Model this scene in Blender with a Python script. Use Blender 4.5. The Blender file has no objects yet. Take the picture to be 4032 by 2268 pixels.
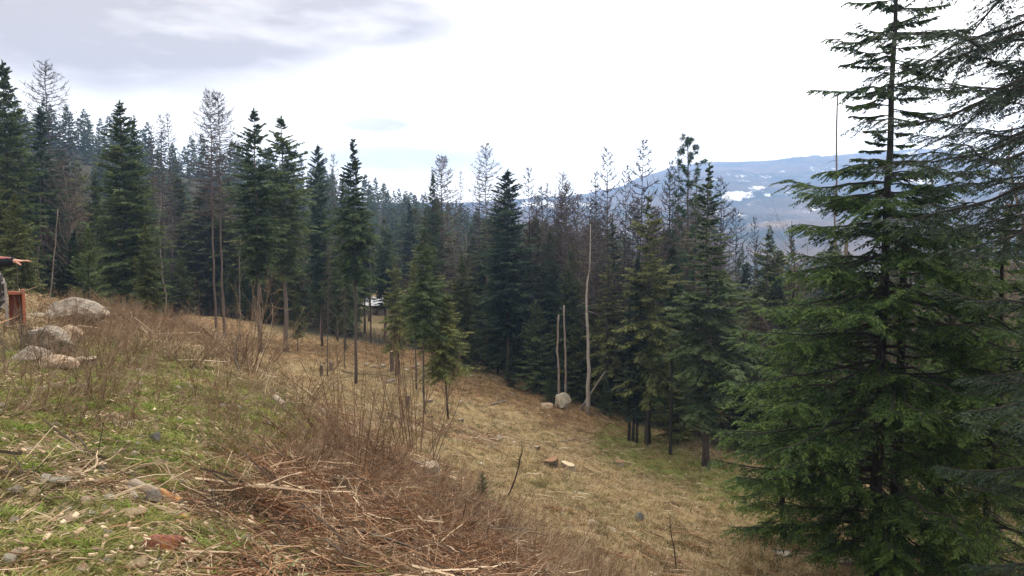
import bpy, math, numpy as np
from mathutils import Vector
rng = np.random.default_rng(7)
R = math.radians
sc = bpy.context.scene
# ------------------------------------------------------------------ camera
F = 2989.0                      # focal length in photo pixels (4032 wide)
PITCH = R(4.5)
cd = bpy.data.cameras.new('camera'); cam = bpy.data.objects.new('camera', cd)
sc.collection.objects.link(cam); sc.camera = cam
cam.location = (0, 0, 0); cam.rotation_euler = (R(90) - PITCH, 0, 0)
cd.sensor_width = 36; cd.lens = F / 4032 * 36; cd.clip_start = 0.1; cd.clip_end = 12000
# ------------------------------------------------------------------ sun + exposure
SUN_EL, SUN_AZ = 44, 28         # azimuth clockwise from the view direction
sd = bpy.data.lights.new('sun', 'SUN'); sd.energy = 1.5; sd.angle = R(14); sd.color = (1, .93, .82)
so = bpy.data.objects.new('sun', sd); sc.collection.objects.link(so)
sdir = Vector((math.sin(R(SUN_AZ)) * math.cos(R(SUN_EL)), math.cos(R(SUN_AZ)) * math.cos(R(SUN_EL)), math.sin(R(SUN_EL))))
so.rotation_euler = sdir.to_track_quat('Z', 'Y').to_euler()
sc.view_settings.view_transform = 'Standard'; sc.view_settings.look = 'None'
sc.view_settings.exposure = 1.0; sc.view_settings.gamma = 1
sc.render.engine = 'CYCLES'
cy = sc.cycles; cy.max_bounces = 5; cy.diffuse_bounces = 4; cy.glossy_bounces = 1; cy.transmission_bounces = 2
cy.volume_bounces = 0; cy.caustics_reflective = False; cy.caustics_refractive = False; cy.use_denoising = True
# ------------------------------------------------------------------ node helper
class NT:
    def __init__(s, tree): s.t = tree; s.n = tree.nodes; s.l = tree.links; s.n.clear()
    def add(s, typ, **kw):
        nd = s.n.new(typ)
        for k, v in kw.items():
            if k[0] == '_': setattr(nd, k[1:], v)
        for k, v in kw.items():
            if k[0] != '_':
                key = int(k[1:]) if (k[0] == 'i' and k[1:].isdigit()) else k.replace('__', ' ')
                s.set(nd, key, v)
        return nd
    def set(s, nd, key, v):
        sock = nd.inputs[key]
        if isinstance(v, bpy.types.NodeSocket): s.l.new(v, sock)
        elif isinstance(v, bpy.types.Node): s.l.new(v.outputs[0], sock)
        else: sock.default_value = v
    def math(s, op, a, b=None, c=None, clamp=False):
        nd = s.n.new('ShaderNodeMath'); nd.operation = op; nd.use_clamp = clamp
        for i, v in enumerate((a, b, c)):
            if v is not None: s.set(nd, i, v)
        return nd.outputs[0]
    def mix(s, f, a, b):
        nd = s.n.new('ShaderNodeMix'); nd.data_type = 'RGBA'
        for i, v in ((0, f), (6, a), (7, b)):
            if isinstance(v, tuple): v = (*v, 1) if len(v) == 3 else v
            s.set(nd, i, v)
        return nd.outputs[2]
    def ramp(s, f, stops):
        nd = s.n.new('ShaderNodeValToRGB'); s.l.new(f, nd.inputs[0])
        e = nd.color_ramp.elements
        while len(e) < len(stops): e.new(.5)
        for el, (p, c) in zip(e, stops):
            el.position = p; el.color = (c, c, c, 1) if isinstance(c, (int, float)) else (*c, 1)
        return nd.outputs[0]
    def noise(s, vec, scale, detail=4, rough=.55, dist=0.0):
        nd = s.n.new('ShaderNodeTexNoise')
        if vec is not None: s.l.new(vec, nd.inputs['Vector'])
        nd.inputs['Scale'].default_value = scale; nd.inputs['Detail'].default_value = detail
        nd.inputs['Roughness'].default_value = rough; nd.inputs['Distortion'].default_value = dist
        return nd.outputs[0]
    def vmul(s, vec, v):
        nd = s.n.new('ShaderNodeVectorMath'); nd.operation = 'MULTIPLY'; s.l.new(vec, nd.inputs[0]); nd.inputs[1].default_value = v
        return nd.outputs[0]
# ------------------------------------------------------------------ sky: cloud cover with grey banks, thin blue behind
def px_dir(px, py):
    u = (px - 2016) / F; v = (1134 - py) / F
    return u, math.cos(PITCH) + v * math.sin(PITCH), -math.sin(PITCH) + v * math.cos(PITCH)
def px_ang(px, py):
    x, y, z = px_dir(px, py)
    return math.atan2(x, y), math.atan2(z, math.hypot(x, y))
w = bpy.data.worlds.new('World'); sc.world = w; w.use_nodes = True
n = NT(w.node_tree)
sky = n.add('ShaderNodeTexSky', _sky_type='NISHITA', _sun_disc=False, _sun_elevation=R(SUN_EL), _sun_rotation=R(SUN_AZ))
tc = n.add('ShaderNodeTexCoord').outputs['Generated']
sep = n.add('ShaderNodeSeparateXYZ', i0=tc)
X, Y, Z = sep.outputs
az = n.math('ARCTAN2', X, Y); el = n.math('ARCSINE', Z)
nz1 = n.noise(n.vmul(tc, (1, 1, 3.2)), 3.2, 6, .55)
nz2 = n.noise(n.vmul(tc, (1, 1, 4)), 9, 5, .5)
wob = n.math('ADD', n.math('MULTIPLY', n.math('SUBTRACT', nz1, .5), 1.6), n.math('MULTIPLY', n.math('SUBTRACT', nz2, .5), .9))
def blob(px, py, rx, ry, sharp=1.0, amt=1.0, wv=1.0):
    a0, e0 = px_ang(px, py)
    da = n.math('DIVIDE', n.math('SUBTRACT', az, a0), rx / F)
    de = n.math('DIVIDE', n.math('SUBTRACT', el, e0), ry / F)
    d = n.math('SQRT', n.math('ADD', n.math('MULTIPLY', da, da), n.math('MULTIPLY', de, de)))
    d = n.math('ADD', d, n.math('MULTIPLY', wob, wv))
    m = n.math('MULTIPLY', n.math('SUBTRACT', 1.0, d), sharp, clamp=True)
    m = n.math('SMOOTH_MIN', m, 1.0, .2)
    return n.math('MULTIPLY', m, amt)
gs = [blob(450, -60, 1750, 520, 1.9, 1.0, .34), blob(1400, 60, 900, 270, 1.6, .9, .3), blob(1000, 240, 520, 130, 1.5, .5, .5), blob(1960, 165, 150, 55, 1.4, .6, .35),
      blob(1490, 490, 240, 50, 1.6, .8, .4), blob(1600, 620, 700, 85, 1.3, .65, .6), blob(250, 150, 700, 230, 1.5, .5, .6), blob(2150, 690, 300, 40, 1.2, .15, .3)]
g = gs[0]
for b in gs[1:]: g = n.math('MAXIMUM', g, b)
g = n.math('ADD', g, n.math('MULTIPLY', g, n.math('MULTIPLY', n.math('SUBTRACT', nz2, .5), .9)))
over = n.math('MULTIPLY', n.ramp(el, [(.30, 0.0), (.55, 1.0)]), n.ramp(nz1, [(.45, 0.0), (.62, .75)]))   # banks go on overhead
behind = n.math('MULTIPLY', n.math('MULTIPLY', Y, -1.0, clamp=True), .5)
g = n.math('MAXIMUM', g, n.math('MAXIMUM', over, behind), clamp=True)
cl = n.mix(g, (1.58, 1.48, 1.30), (.345, .275, .205))
blue = n.math('MULTIPLY', n.ramp(nz2, [(.55, 0.0), (.68, .5)]), n.ramp(el, [(.2, 0.0), (.32, .6)]))
c1 = n.add('ShaderNodeBackground', Color=sky.outputs[0], Strength=.11)
hor = n.math('ADD', 1.0, n.math('MULTIPLY', n.math('POWER', 2.718, n.math('MULTIPLY', n.math('MAXIMUM', el, 0.0), -7.0)), .75))   # overcast glow, brightest low over the ridges
c2 = n.add('ShaderNodeBackground', Color=cl, Strength=hor)
mx = n.add('ShaderNodeMixShader', i0=n.math('MULTIPLY', blue, n.math('SUBTRACT', 1.0, g)), i1=c2.outputs[0], i2=c1.outputs[0])
n.add('ShaderNodeOutputWorld', Surface=mx.outputs[0])

# ------------------------------------------------------------------ materials
def mat(name, fn):
    m = bpy.data.materials.new(name); m.use_nodes = True; t = NT(m.node_tree)
    fn(t); return m
def pos(t): return t.add('ShaderNodeNewGeometry').outputs['Position']
def objc(t): return t.add('ShaderNodeTexCoord').outputs['Object']
def finish(t, col, rough=.85, bump=None, bs=.3, spec=.25, trans=0.0, tcol=None, bd=.02):
    p = t.add('ShaderNodeBsdfPrincipled', Roughness=rough)
    t.set(p, 'Base Color', col if not isinstance(col, tuple) else (*col, 1)); p.inputs['Specular IOR Level'].default_value = spec
    if bump is not None:
        b = t.add('ShaderNodeBump', Strength=bs, Distance=bd, Height=bump); t.l.new(b.outputs[0], p.inputs['Normal'])
    out = p.outputs[0]
    if trans:
        tr = t.add('ShaderNodeBsdfTranslucent'); t.set(tr, 0, tcol if tcol is not None else col)
        out = t.add('ShaderNodeMixShader', i0=trans, i1=out, i2=tr.outputs[0]).outputs[0]
    t.add('ShaderNodeOutputMaterial', Surface=out)
def foliage(name, dark, mid, tip, trans=.35, nscale=.8):
    def f(t):
        g_ = t.add('ShaderNodeNewGeometry'); oi = t.add('ShaderNodeObjectInfo').outputs['Random']
        nz = t.noise(g_.outputs['Position'], nscale, 3, .6)
        isl = g_.outputs['Random Per Island']
        v = t.math('ADD', t.math('MULTIPLY', nz, .9), t.math('MULTIPLY', t.math('SUBTRACT', isl, .5), .5))
        v = t.math('ADD', v, t.math('MULTIPLY', t.math('SUBTRACT', oi, .5), .5))
        c = t.ramp(v, [(.15, dark), (.5, mid), (.85, tip)])
        at = t.add('ShaderNodeAttribute', _attribute_name='tip').outputs['Fac']
        c = t.mix(t.math('MULTIPLY', at, .55), c, tip)
        finish(t, c, .75, trans=trans, spec=.2)
    return mat(name, f)
def bark(name, a, b, sc_=(14, 14, 2.5), bs=.5, bd=.02):
    def f(t):
        v = t.vmul(objc(t), sc_)
        nz = t.noise(v, 1.0, 6, .65, .4); n2 = t.noise(objc(t), .9, 3)
        c = t.mix(t.ramp(nz, [(.32, 0.0), (.68, 1.0)]), a, b)
        c = t.mix(t.math('MULTIPLY', n2, .45), c, tuple(x * .6 for x in a))
        finish(t, c, .9, nz, bs, bd=bd)
    return mat(name, f)
def rockm(name, a, b, c_, lich=.3, cracks=.5):
    def f(t):
        o = objc(t); oi = t.add('ShaderNodeObjectInfo').outputs['Random']
        n1 = t.noise(o, 3.5, 8, .62, .5); n2 = t.noise(o, 14, 6, .7); n3 = t.noise(o, 1.7, 4, .55, 1)
        vo = t.add('ShaderNodeTexVoronoi', _feature='DISTANCE_TO_EDGE', Vector=t.vmul(o, (2.2, 1.3, 3.1)), Scale=1.0).outputs[0]
        c = t.mix(t.ramp(n1, [(.33, 0.0), (.66, 1.0)]), a, b)
        c = t.mix(t.math('MULTIPLY', t.ramp(n3, [(.5, 0.0), (.68, 1.0)]), lich), c, c_)
        c = t.mix(t.math('MULTIPLY', t.ramp(n2, [(.5, 0.0), (.75, 1.0)]), .4), c, tuple(x * .45 for x in a))
        crack = t.ramp(vo, [(0.0, 1.0), (.03, 0.0)])
        c = t.mix(t.math('MULTIPLY', crack, cracks), c, tuple(x * .3 for x in a))
        h = t.math('SUBTRACT', t.math('ADD', n1, t.math('MULTIPLY', n2, .5)), t.math('MULTIPLY', crack, .4))
        finish(t, c, .9, h, .9, bd=.07)
    return mat(name, f)
M = {}
M['fir'] = foliage('fir_needles', (.030, .052, .026), (.072, .108, .046), (.135, .170, .066), .42)
M['firb'] = foliage('blue_fir_needles', (.026, .052, .032), (.060, .100, .056), (.110, .150, .080), .42)
M['firy'] = foliage('olive_fir_needles', (.045, .062, .022), (.110, .130, .045), (.22, .225, .080), .35)
M['firl'] = foliage('light_fir_needles', (.065, .085, .028), (.145, .165, .052), (.27, .275, .095), .35)
M['neary'] = foliage('near_fir_needles', (.018, .040, .018), (.058, .105, .030), (.175, .250, .058), .4, 1.3)
M['dark'] = foliage('dark_fir_needles', (.014, .028, .022), (.028, .050, .036), (.06, .085, .045), .3, 1.6)
M['twig'] = foliage('bare_twigs', (.060, .042, .034), (.115, .085, .068), (.18, .14, .11), 0.0)
M['ltwig'] = foliage('larch_twigs', (.030, .022, .022), (.055, .042, .040), (.10, .08, .07), 0.0)
M['twigg'] = foliage('grey_twigs', (.07, .055, .042), (.13, .105, .08), (.22, .19, .15), 0.0)
M['redtwig'] = foliage('red_twigs', (.10, .060, .036), (.21, .135, .085), (.37, .28, .19), 0.0, 2)
M['tantwig'] = foliage('tan_twigs', (.10, .065, .040), (.20, .14, .085), (.34, .26, .17), 0.0, 2)
M['darktwig'] = foliage('dark_twigs', (.018, .014, .012), (.035, .028, .024), (.07, .055, .045), 0.0, 2)
M['bark'] = bark('fir_bark', (.055, .042, .036), (.13, .105, .09))
M['barkr'] = bark('reddish_bark', (.10, .075, .062), (.21, .165, .14))
M['barkd'] = bark('dark_bark', (.018, .016, .015), (.06, .052, .046))
M['larchb'] = bark('larch_bark', (.06, .048, .045), (.12, .10, .09))
M['white'] = bark('silver_bark', (.20, .17, .14), (.50, .46, .40), (9, 9, 2))
M['snag'] = bark('bleached_wood', (.14, .11, .09), (.36, .31, .26), (10, 10, 1.5))
M['wood'] = bark('weathered_wood', (.16, .12, .085), (.42, .35, .27), (3, 14, 14))
M['orangew'] = bark('orange_wood', (.30, .13, .045), (.55, .30, .13), (3, 14, 14))
M['darkw'] = bark('dark_wood', (.055, .04, .03), (.15, .115, .085), (3, 14, 14))
M['cut'] = bark('fresh_cut_wood', (.38, .30, .18), (.56, .47, .32), (10, 10, 10), .2)
M['cutg'] = bark('old_cut_wood', (.20, .15, .10), (.40, .32, .23), (10, 10, 10), .3)
M['cutr'] = bark('rust_cut_wood', (.17, .085, .045), (.31, .18, .10), (10, 10, 10), .3)
M['granite'] = rockm('granite', (.20, .165, .135), (.44, .38, .31), (.36, .25, .15), .5, .7)
M['pale'] = rockm('pale_stone', (.40, .35, .27), (.62, .57, .46), (.42, .32, .20), .3, .15)
M['peach'] = rockm('peach_stone', (.42, .30, .20), (.62, .50, .37), (.50, .24, .10), .6, .15)
M['tanst'] = rockm('tan_stone', (.30, .22, .12), (.50, .38, .23), (.45, .25, .10), .4, .1)
M['grey'] = rockm('blue_grey_stone', (.135, .13, .11), (.23, .225, .195), (.26, .25, .22), .2, .1)
M['red'] = rockm('red_stone', (.26, .085, .065), (.46, .20, .13), (.62, .26, .05), .9, .4)
M['orange'] = rockm('orange_stone', (.55, .30, .10), (.70, .45, .2), (.6, .25, .05), .3, .1)
def plain(name, col, rough=.6, var=.25, metal=0):
    def f(t):
        nz = t.noise(objc(t), 9, 5, .6)
        c = t.mix(t.math('MULTIPLY', nz, var), col, tuple(x * .35 for x in col))
        finish(t, c, rough, nz, .08)
    return mat(name, f)
M['paint'] = plain('orange_red_paint', (.40, .13, .075), .55, .5)
M['paintd'] = plain('inside_red_paint', (.17, .045, .028), .7, .8)
M['rubber'] = plain('tyre_rubber', (.045, .042, .042), .85, .4)
M['dust'] = plain('dusty_rubber', (.23, .20, .19), .9, .5)
M['steel'] = plain('grey_steel', (.30, .27, .25), .5, .5)
M['fleece'] = plain('navy_fleece', (.016, .018, .026), .95, .3)
M['rose'] = plain('pale_red_yoke', (.48, .20, .18), .95, .5)
M['denim'] = plain('dark_denim', (.03, .04, .06), .95, .4)
M['skin'] = plain('skin', (.56, .30, .22), .55, .2)
M['hair'] = plain('brown_hair', (.05, .03, .02), .8, .3)
M['boot'] = plain('boot_leather', (.04, .028, .02), .7, .3)
M['roof'] = plain('white_roof_sheet', (.72, .74, .76), .5, .15)
M['boards'] = bark('grey_boards', (.16, .14, .12), (.30, .27, .24), (12, 2, 2))
def grassm(name, a, b, c_, tr=.35):
    def f(t):
        g_ = t.add('ShaderNodeNewGeometry'); nz = t.noise(g_.outputs['Position'], 1.1, 4, .6)
        v = t.math('ADD', nz, t.math('MULTIPLY', t.math('SUBTRACT', g_.outputs['Random Per Island'], .5), .55))
        v = t.math('ADD', v, t.math('MULTIPLY', t.math('SUBTRACT', t.add('ShaderNodeObjectInfo').outputs['Random'], .5), .3))
        finish(t, t.ramp(v, [(.25, a), (.5, b), (.78, c_)]), .8, trans=tr, spec=.15)
    return mat(name, f)
M['gg'] = grassm('green_grass', (.085, .095, .030), (.175, .180, .058), (.36, .33, .13))
M['gb'] = grassm('bright_green_grass', (.10, .17, .025), (.20, .30, .045), (.34, .41, .09))
M['gt'] = grassm('straw', (.20, .145, .075), (.41, .31, .175), (.64, .52, .33))
M['gr'] = grassm('russet_straw', (.16, .10, .05), (.31, .205, .11), (.46, .33, .19))
M['go'] = grassm('olive_weeds', (.075, .075, .03), (.15, .145, .06), (.25, .23, .11))
M['litter'] = grassm('dead_litter', (.09, .055, .032), (.25, .165, .10), (.52, .40, .27), .05)
M['chip'] = grassm('pale_chips', (.24, .17, .10), (.42, .32, .21), (.62, .53, .38), 0.05)
M['bracken'] = grassm('dead_bracken', (.06, .028, .015), (.165, .080, .042), (.36, .21, .12), .05)
M['sage'] = grassm('pale_green_leaves', (.22, .29, .13), (.36, .42, .22), (.48, .52, .32), .3)

# ------------------------------------------------------------------ mesh helpers (numpy)
class MB:
    def __init__(s): s.V = []; s.Fq = []; s.Ft = []; s.A = []; s.mq = []; s.mt = []; s.nv = 0
    def add(s, V, q=None, t=None, tip=None, mi=0):
        V = np.asarray(V, float).reshape(-1, 3)
        if q is not None and len(q): q = np.asarray(q).reshape(-1, 4) + s.nv; s.Fq.append(q); s.mq.append(np.full(len(q), mi))
        if t is not None and len(t): t = np.asarray(t).reshape(-1, 3) + s.nv; s.Ft.append(t); s.mt.append(np.full(len(t), mi))
        s.V.append(V); s.A.append(np.zeros(len(V)) if tip is None else np.asarray(tip, float).ravel()); s.nv += len(V)
    def leaves(s, P, T, S, L, W, tip=None, k=.42):
        P = np.asarray(P); N = len(P)
        if N == 0: return
        L = np.broadcast_to(L, N)[:, None]; W = np.broadcast_to(W, N)[:, None]
        V = np.stack([P, P + T * L * k + S * W / 2, P + T * L, P + T * L * k - S * W / 2], 1)
        tp = None if tip is None else np.repeat(np.broadcast_to(tip, N), 4)
        s.add(V, q=np.arange(N * 4).reshape(N, 4), tip=tp)
    def blades(s, P, T, S, L, W, bend, mi=0):
        # curved blade: wide base, mid, point
        N = len(P); L = np.broadcast_to(L, N)[:, None]; W = np.broadcast_to(W, N)[:, None]
        up = np.array([0, 0, -1.0]); b = np.broadcast_to(bend, N)[:, None]
        a = P - S * W / 2; b_ = P + S * W / 2; mp = P + T * L * .55 + up * b * L * .12
        c = mp + S * W * .4; d = mp - S * W * .4; e = P + T * L + up * b * L * .55
        V = np.stack([a, b_, c, d, e], 1); i = np.arange(N)[:, None] * 5
        s.add(V, q=i + np.array([0, 1, 2, 3]), t=i + np.array([3, 2, 4]), mi=mi)
    def tubes(s, path, rad, sides=3, cap=False, mi=0):
        # path (N,K,3), rad (N,K)
        path = np.asarray(path, float); N, K, _ = path.shape
        if N == 0: return
        rad = np.broadcast_to(np.asarray(rad, float), (N, K))
        T = np.gradient(path, axis=1); T /= np.linalg.norm(T, axis=2, keepdims=True) + 1e-9
        ref = np.where(np.abs(T[:, :1, 2:3]) > .8, np.array([1., 0, 0]), np.array([0, 0, 1.]))
        A = np.cross(T, ref); A /= np.linalg.norm(A, axis=2, keepdims=True) + 1e-9; B = np.cross(T, A)
        ang = np.arange(sides) * 2 * math.pi / sides
        V = path[:, :, None] + rad[:, :, None, None] * (A[:, :, None] * np.cos(ang)[:, None] + B[:, :, None] * np.sin(ang)[:, None])
        i0 = (np.arange(N)[:, None, None] * K + np.arange(K - 1)[None, :, None]) * sides
        j = np.arange(sides); j2 = (j + 1) % sides
        q = np.stack([i0 + j, i0 + j2, i0 + sides + j2, i0 + sides + j], -1).reshape(-1, 4)
        t = None
        if cap:
            base = np.arange(N) * K * sides
            t = np.concatenate([np.stack([base + 0, base + a + 1, base + a], -1) for a in range(1, sides - 1)] +
                               [np.stack([base + (K - 1) * sides, base + (K - 1) * sides + a, base + (K - 1) * sides + a + 1], -1) for a in range(1, sides - 1)])
        s.add(V, q=q, t=t, mi=mi)
    def mesh(s, name, mats, smooth=False):
        V = np.concatenate(s.V); me = bpy.data.meshes.new(name)
        q = np.concatenate(s.Fq) if s.Fq else np.zeros((0, 4), int); t = np.concatenate(s.Ft) if s.Ft else np.zeros((0, 3), int)
        me.vertices.add(len(V)); me.vertices.foreach_set('co', V.astype(np.float32).ravel())
        idx = np.concatenate([q.ravel(), t.ravel()]).astype(np.int32)
        me.loops.add(len(idx)); me.loops.foreach_set('vertex_index', idx)
        me.polygons.add(len(q) + len(t))
        ls = np.concatenate([np.arange(len(q)) * 4, len(q) * 4 + np.arange(len(t)) * 3]).astype(np.int32)
        me.polygons.foreach_set('loop_start', ls)
        if not isinstance(mats, (list, tuple)): mats = [mats]
        for m_ in mats: me.materials.append(m_)
        mi = np.concatenate(s.mq + s.mt).astype(np.int32); me.polygons.foreach_set('material_index', mi)
        me.polygons.foreach_set('use_smooth', np.full(len(ls), smooth))
        tip = np.concatenate(s.A)
        if tip.any():
            a = me.attributes.new('tip', 'FLOAT', 'POINT'); a.data.foreach_set('value', tip.astype(np.float32))
        me.update(calc_edges=True); me.validate()
        return me
def unit(v): return v / (np.linalg.norm(v, axis=-1, keepdims=True) + 1e-9)
C = sc.collection
def obj(name, me, parent=None, loc=None, rot=None, scl=None, label=None):
    o = bpy.data.objects.new(name, me); C.objects.link(o)
    if parent: o.parent = parent
    if loc is not None: o.location = loc
    if rot is not None: o.rotation_euler = rot
    if scl is not None: o.scale = scl
    if label: o['label'] = label
    return o
def tag(o, label, cat, group=None, kind=None):
    o['label'] = label; o['category'] = cat
    if group: o['group'] = group
    if kind: o['kind'] = kind
    return o
def thing(name, label, cat, loc, rotz=0, group=None, scl=None, rot=None):
    return tag(obj(name, None, loc=loc, rot=rot or (0, 0, rotz), scl=scl), label, cat, group)

# ------------------------------------------------------------------ terrain
GP = [  # photo pixel and height below the eye of points on the ground that the photo shows
 (-400,2268,-1.65),(0,2268,-1.65),(500,2268,-1.65),(1000,2268,-1.68),(1300,2268,-1.9),(1600,2268,-2.4),(1900,2268,-3.1),(2200,2268,-4.4),
 (0,1900,-1.65),(600,1900,-1.72),(1000,1900,-2.0),(1300,1900,-2.7),(1600,1900,-3.7),(1820,1980,-4.8),
 (0,1600,-1.68),(500,1600,-1.85),(900,1600,-2.25),(1150,1620,-2.95),(1400,1700,-4.1),
 (0,1400,-1.75),(400,1400,-1.95),(700,1420,-2.35),(1000,1480,-3.0),(1110,1540,-3.5),
 (-300,1300,-1.7),(0,1290,-1.75),(200,1275,-1.9),(500,1285,-2.4),(750,1310,-3.0),(950,1370,-3.6),
 (850,1250,-9),(1150,1345,-11.3),(1400,1360,-11.8),(1700,1400,-12.4),(2000,1490,-12.9),(2200,1590,-13.2),(2500,1700,-13.6),(2850,1830,-13.6),(3100,1950,-13.4),
 (1250,1500,-9.2),(1600,1500,-10.6),(1900,1600,-11.4),(1670,1640,-10),(1500,1750,-7.2),(1300,1600,-6.6),(1150,1470,-6.8),(1690,1880,-7.3),
 (2170,1840,-9.3),(2200,2000,-8.4),(2500,2000,-10),(2800,2000,-11.3),(1980,1990,-7.0),(2450,2268,-7.6),(2800,2268,-9.0),(3300,2268,-10.2),(3900,2268,-10.6),
 (3500,1950,-12.5),(4032,1950,-12.5),(4500,2100,-11.5)]
def ray_at_z(px, py, z):
    x, y, dz = px_dir(px, py); k = z / dz; return x * k, y * k
ctrl = [(*ray_at_z(a, b, z), z) for a, b, z in GP]
def at_depth(px, Yd): return (px - 2016) / F * Yd / math.cos(PITCH) * 1.0, Yd
for a, d, z in [(-600,45,-5),(0,45,-6),(400,45,-6.8),(800,50,-8),(0,30,-3.4),(400,30,-4.2),(800,33,-5.6),(-600,25,-2.2),(0,75,-9),(500,78,-9.6),(-600,80,-8),
                (1480,125,-14.3),(1000,120,-11),(400,115,-7),(-400,115,-4),(2000,110,-16),(2600,90,-16),(3200,85,-17),(4200,80,-17),(1480,100,-12.9),(1900,100,-15),(3700,60,-15)]:
    ctrl.append((*at_depth(a, d), z))
ctrl += [(0,0,-1.63),(-3,0,-1.6),(3,0.5,-1.9),(-8,-2,-1.4),(0,-6,-1.3),(-20,-10,-.5),(15,-8,-4),(8,3,-4.2),(20,5,-8),(0,-40,1),(-50,0,1),(50,10,-12),(-40,-40,3),(40,-40,-5),(5.2,4.5,-3.2)]
ctrl = np.array(ctrl)
def _tps(r2): return .5 * r2 * np.log(r2 + 1e-9)
_P = ctrl[:, :2]; _n = len(_P)
_K = _tps(((_P[:, None] - _P[None]) ** 2).sum(-1)) + np.eye(_n) * .8
_A = np.zeros((_n + 3, _n + 3)); _A[:_n, :_n] = _K; _A[:_n, _n] = 1; _A[:_n, _n + 1:] = _P; _A[_n:, :_n] = _A[:_n, _n:].T
_W = np.linalg.solve(_A, np.concatenate([ctrl[:, 2], np.zeros(3)]))
def smooth(a, b, x): t = np.clip((x - a) / (b - a), 0, 1); return t * t * (3 - 2 * t)
_ph = rng.uniform(0, 6.28, (40, 2)); _dr = rng.uniform(0, 6.28, 40)
def fbm(x, y, wl, octs=4, seed=0, gain=.5):
    s_ = 0; a = 1.0
    for o in range(octs):
        for k in range(3):
            i = (seed * 7 + o * 3 + k) % 40; c, s2 = math.cos(_dr[i]), math.sin(_dr[i]); f = 6.283 / wl * (2 ** o) * (1 + .13 * k)
            s_ = s_ + a / 3 * np.sin((x * c + y * s2) * f + _ph[i, 0] + 1.7 * np.sin((-x * s2 + y * c) * f * .7 + _ph[i, 1]))
        a *= gain
    return s_
HX = [-600,0,340,800,1200,1500,1650,1850,2016,2300,2600,3000,4600]; HZ = [30,28,26,18,12.5,4,0,-6,-14,-22,-28,-32,-34]
MX = [-3000,0,800,1500,1800,2050,2300,2450,2650,2790,2950,3200,3600,3800,4032,4800,7000]; MY = [800,790,790,800,800,790,765,735,655,640,640,620,590,608,650,640,700]
def ppx(x, y): return 2016 + F * x / np.maximum(y, 1e-3)
def far_h(x, y):
    r = np.hypot(x, y); yy = np.maximum(y, .25 * r); px = 2016 + F * x / yy
    h300 = np.interp(px, HX, HZ)
    z = -13 + (h300 + 13) * smooth(120, 300, r)
    z = z - smooth(300, 460, r) * (h300 + 62) 
    z = z + smooth(520, 900, r) * 54
    rid = (899 - np.interp(px, MX, MY)) / F * 2300 * np.cos(np.arctan((px - 2016) / F)) - 4
    m = smooth(900, 2300, r); m = .45 * m + .55 * np.clip((r - 900) / 1400, 0, 1) 
    z = z + m * (rid + 8) - smooth(2320, 2650, r) * 70
    z = z + smooth(700, 1100, r) * (1 - smooth(1900, 2280, r)) * fbm(x, y, 420, 4, 3) * 12
    return z
def height(x, y, fine=True):
    x = np.asarray(x, float); y = np.asarray(y, float); sh = x.shape; xf = x.ravel(); yf = y.ravel()
    r = np.hypot(xf, yf); z = np.zeros_like(xf); near = r < 150
    xn, yn = xf[near], yf[near]; zz = np.zeros(len(xn))
    for i in range(0, len(xn), 20000):
        a, b = xn[i:i + 20000], yn[i:i + 20000]
        zz[i:i + 20000] = _tps((a[:, None] - _P[:, 0]) ** 2 + (b[:, None] - _P[:, 1]) ** 2) @ _W[:_n] + _W[_n] + _W[_n + 1] * a + _W[_n + 2] * b
    z[near] = zz; k = smooth(105, 150, r); z = z * (1 - k) + far_h(xf, yf) * k
    if fine:
        z = z + fbm(xf, yf, 2.6, 4, 1) * .05 * smooth(2, 6, r) + fbm(xf, yf, .5, 3, 5) * .016 * (1 - smooth(30, 60, r)) + fbm(xf, yf, 9, 3, 2) * .12 * smooth(18, 35, r)
    return z.reshape(sh)
def gp(px, py, dmin=0.5, dmax=160):
    """first point of the ground met by the ray through a photo pixel, no nearer than dmin"""
    x, y, z = px_dir(px, py); t = np.geomspace(max(dmin, .5), dmax, 900)
    d = z * t - height(x * t, y * t)
    i = np.nonzero((d[1:] <= 0) & (d[:-1] > 0))[0]
    if len(i) == 0: i = [int(np.argmin(np.abs(d[1:])))]
    i = i[0]; a, b = d[i], d[i + 1]; k = t[i] + (t[i + 1] - t[i]) * (a / (a - b) if a != b else 0)
    return np.array([x * k, y * k, float(height(np.array([x * k]), np.array([y * k]))[0])])
def gd(px, Yd):
    x = (px - 2016) / F * Yd; return np.array([x, Yd, float(height(np.array([x]), np.array([float(Yd)]))[0])])
def z_at(py, Yd): 
    _, y, z = px_dir(2016, py); return z / y * Yd
def project(x, y, z):
    d = y * math.cos(PITCH) - z * math.sin(PITCH); v = y * math.sin(PITCH) + z * math.cos(PITCH)
    d = np.where(d < .2, .2, d); return 2016 + F * x / d, 1134 - F * v / d
def seg(px, py, x1, y1, x2, y2, wdt):
    dx, dy = x2 - x1, y2 - y1; t = np.clip(((px - x1) * dx + (py - y1) * dy) / (dx * dx + dy * dy), 0, 1)
    return np.exp(-(((px - x1 - t * dx) ** 2 + (py - y1 - t * dy) ** 2) / wdt ** 2))
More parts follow.
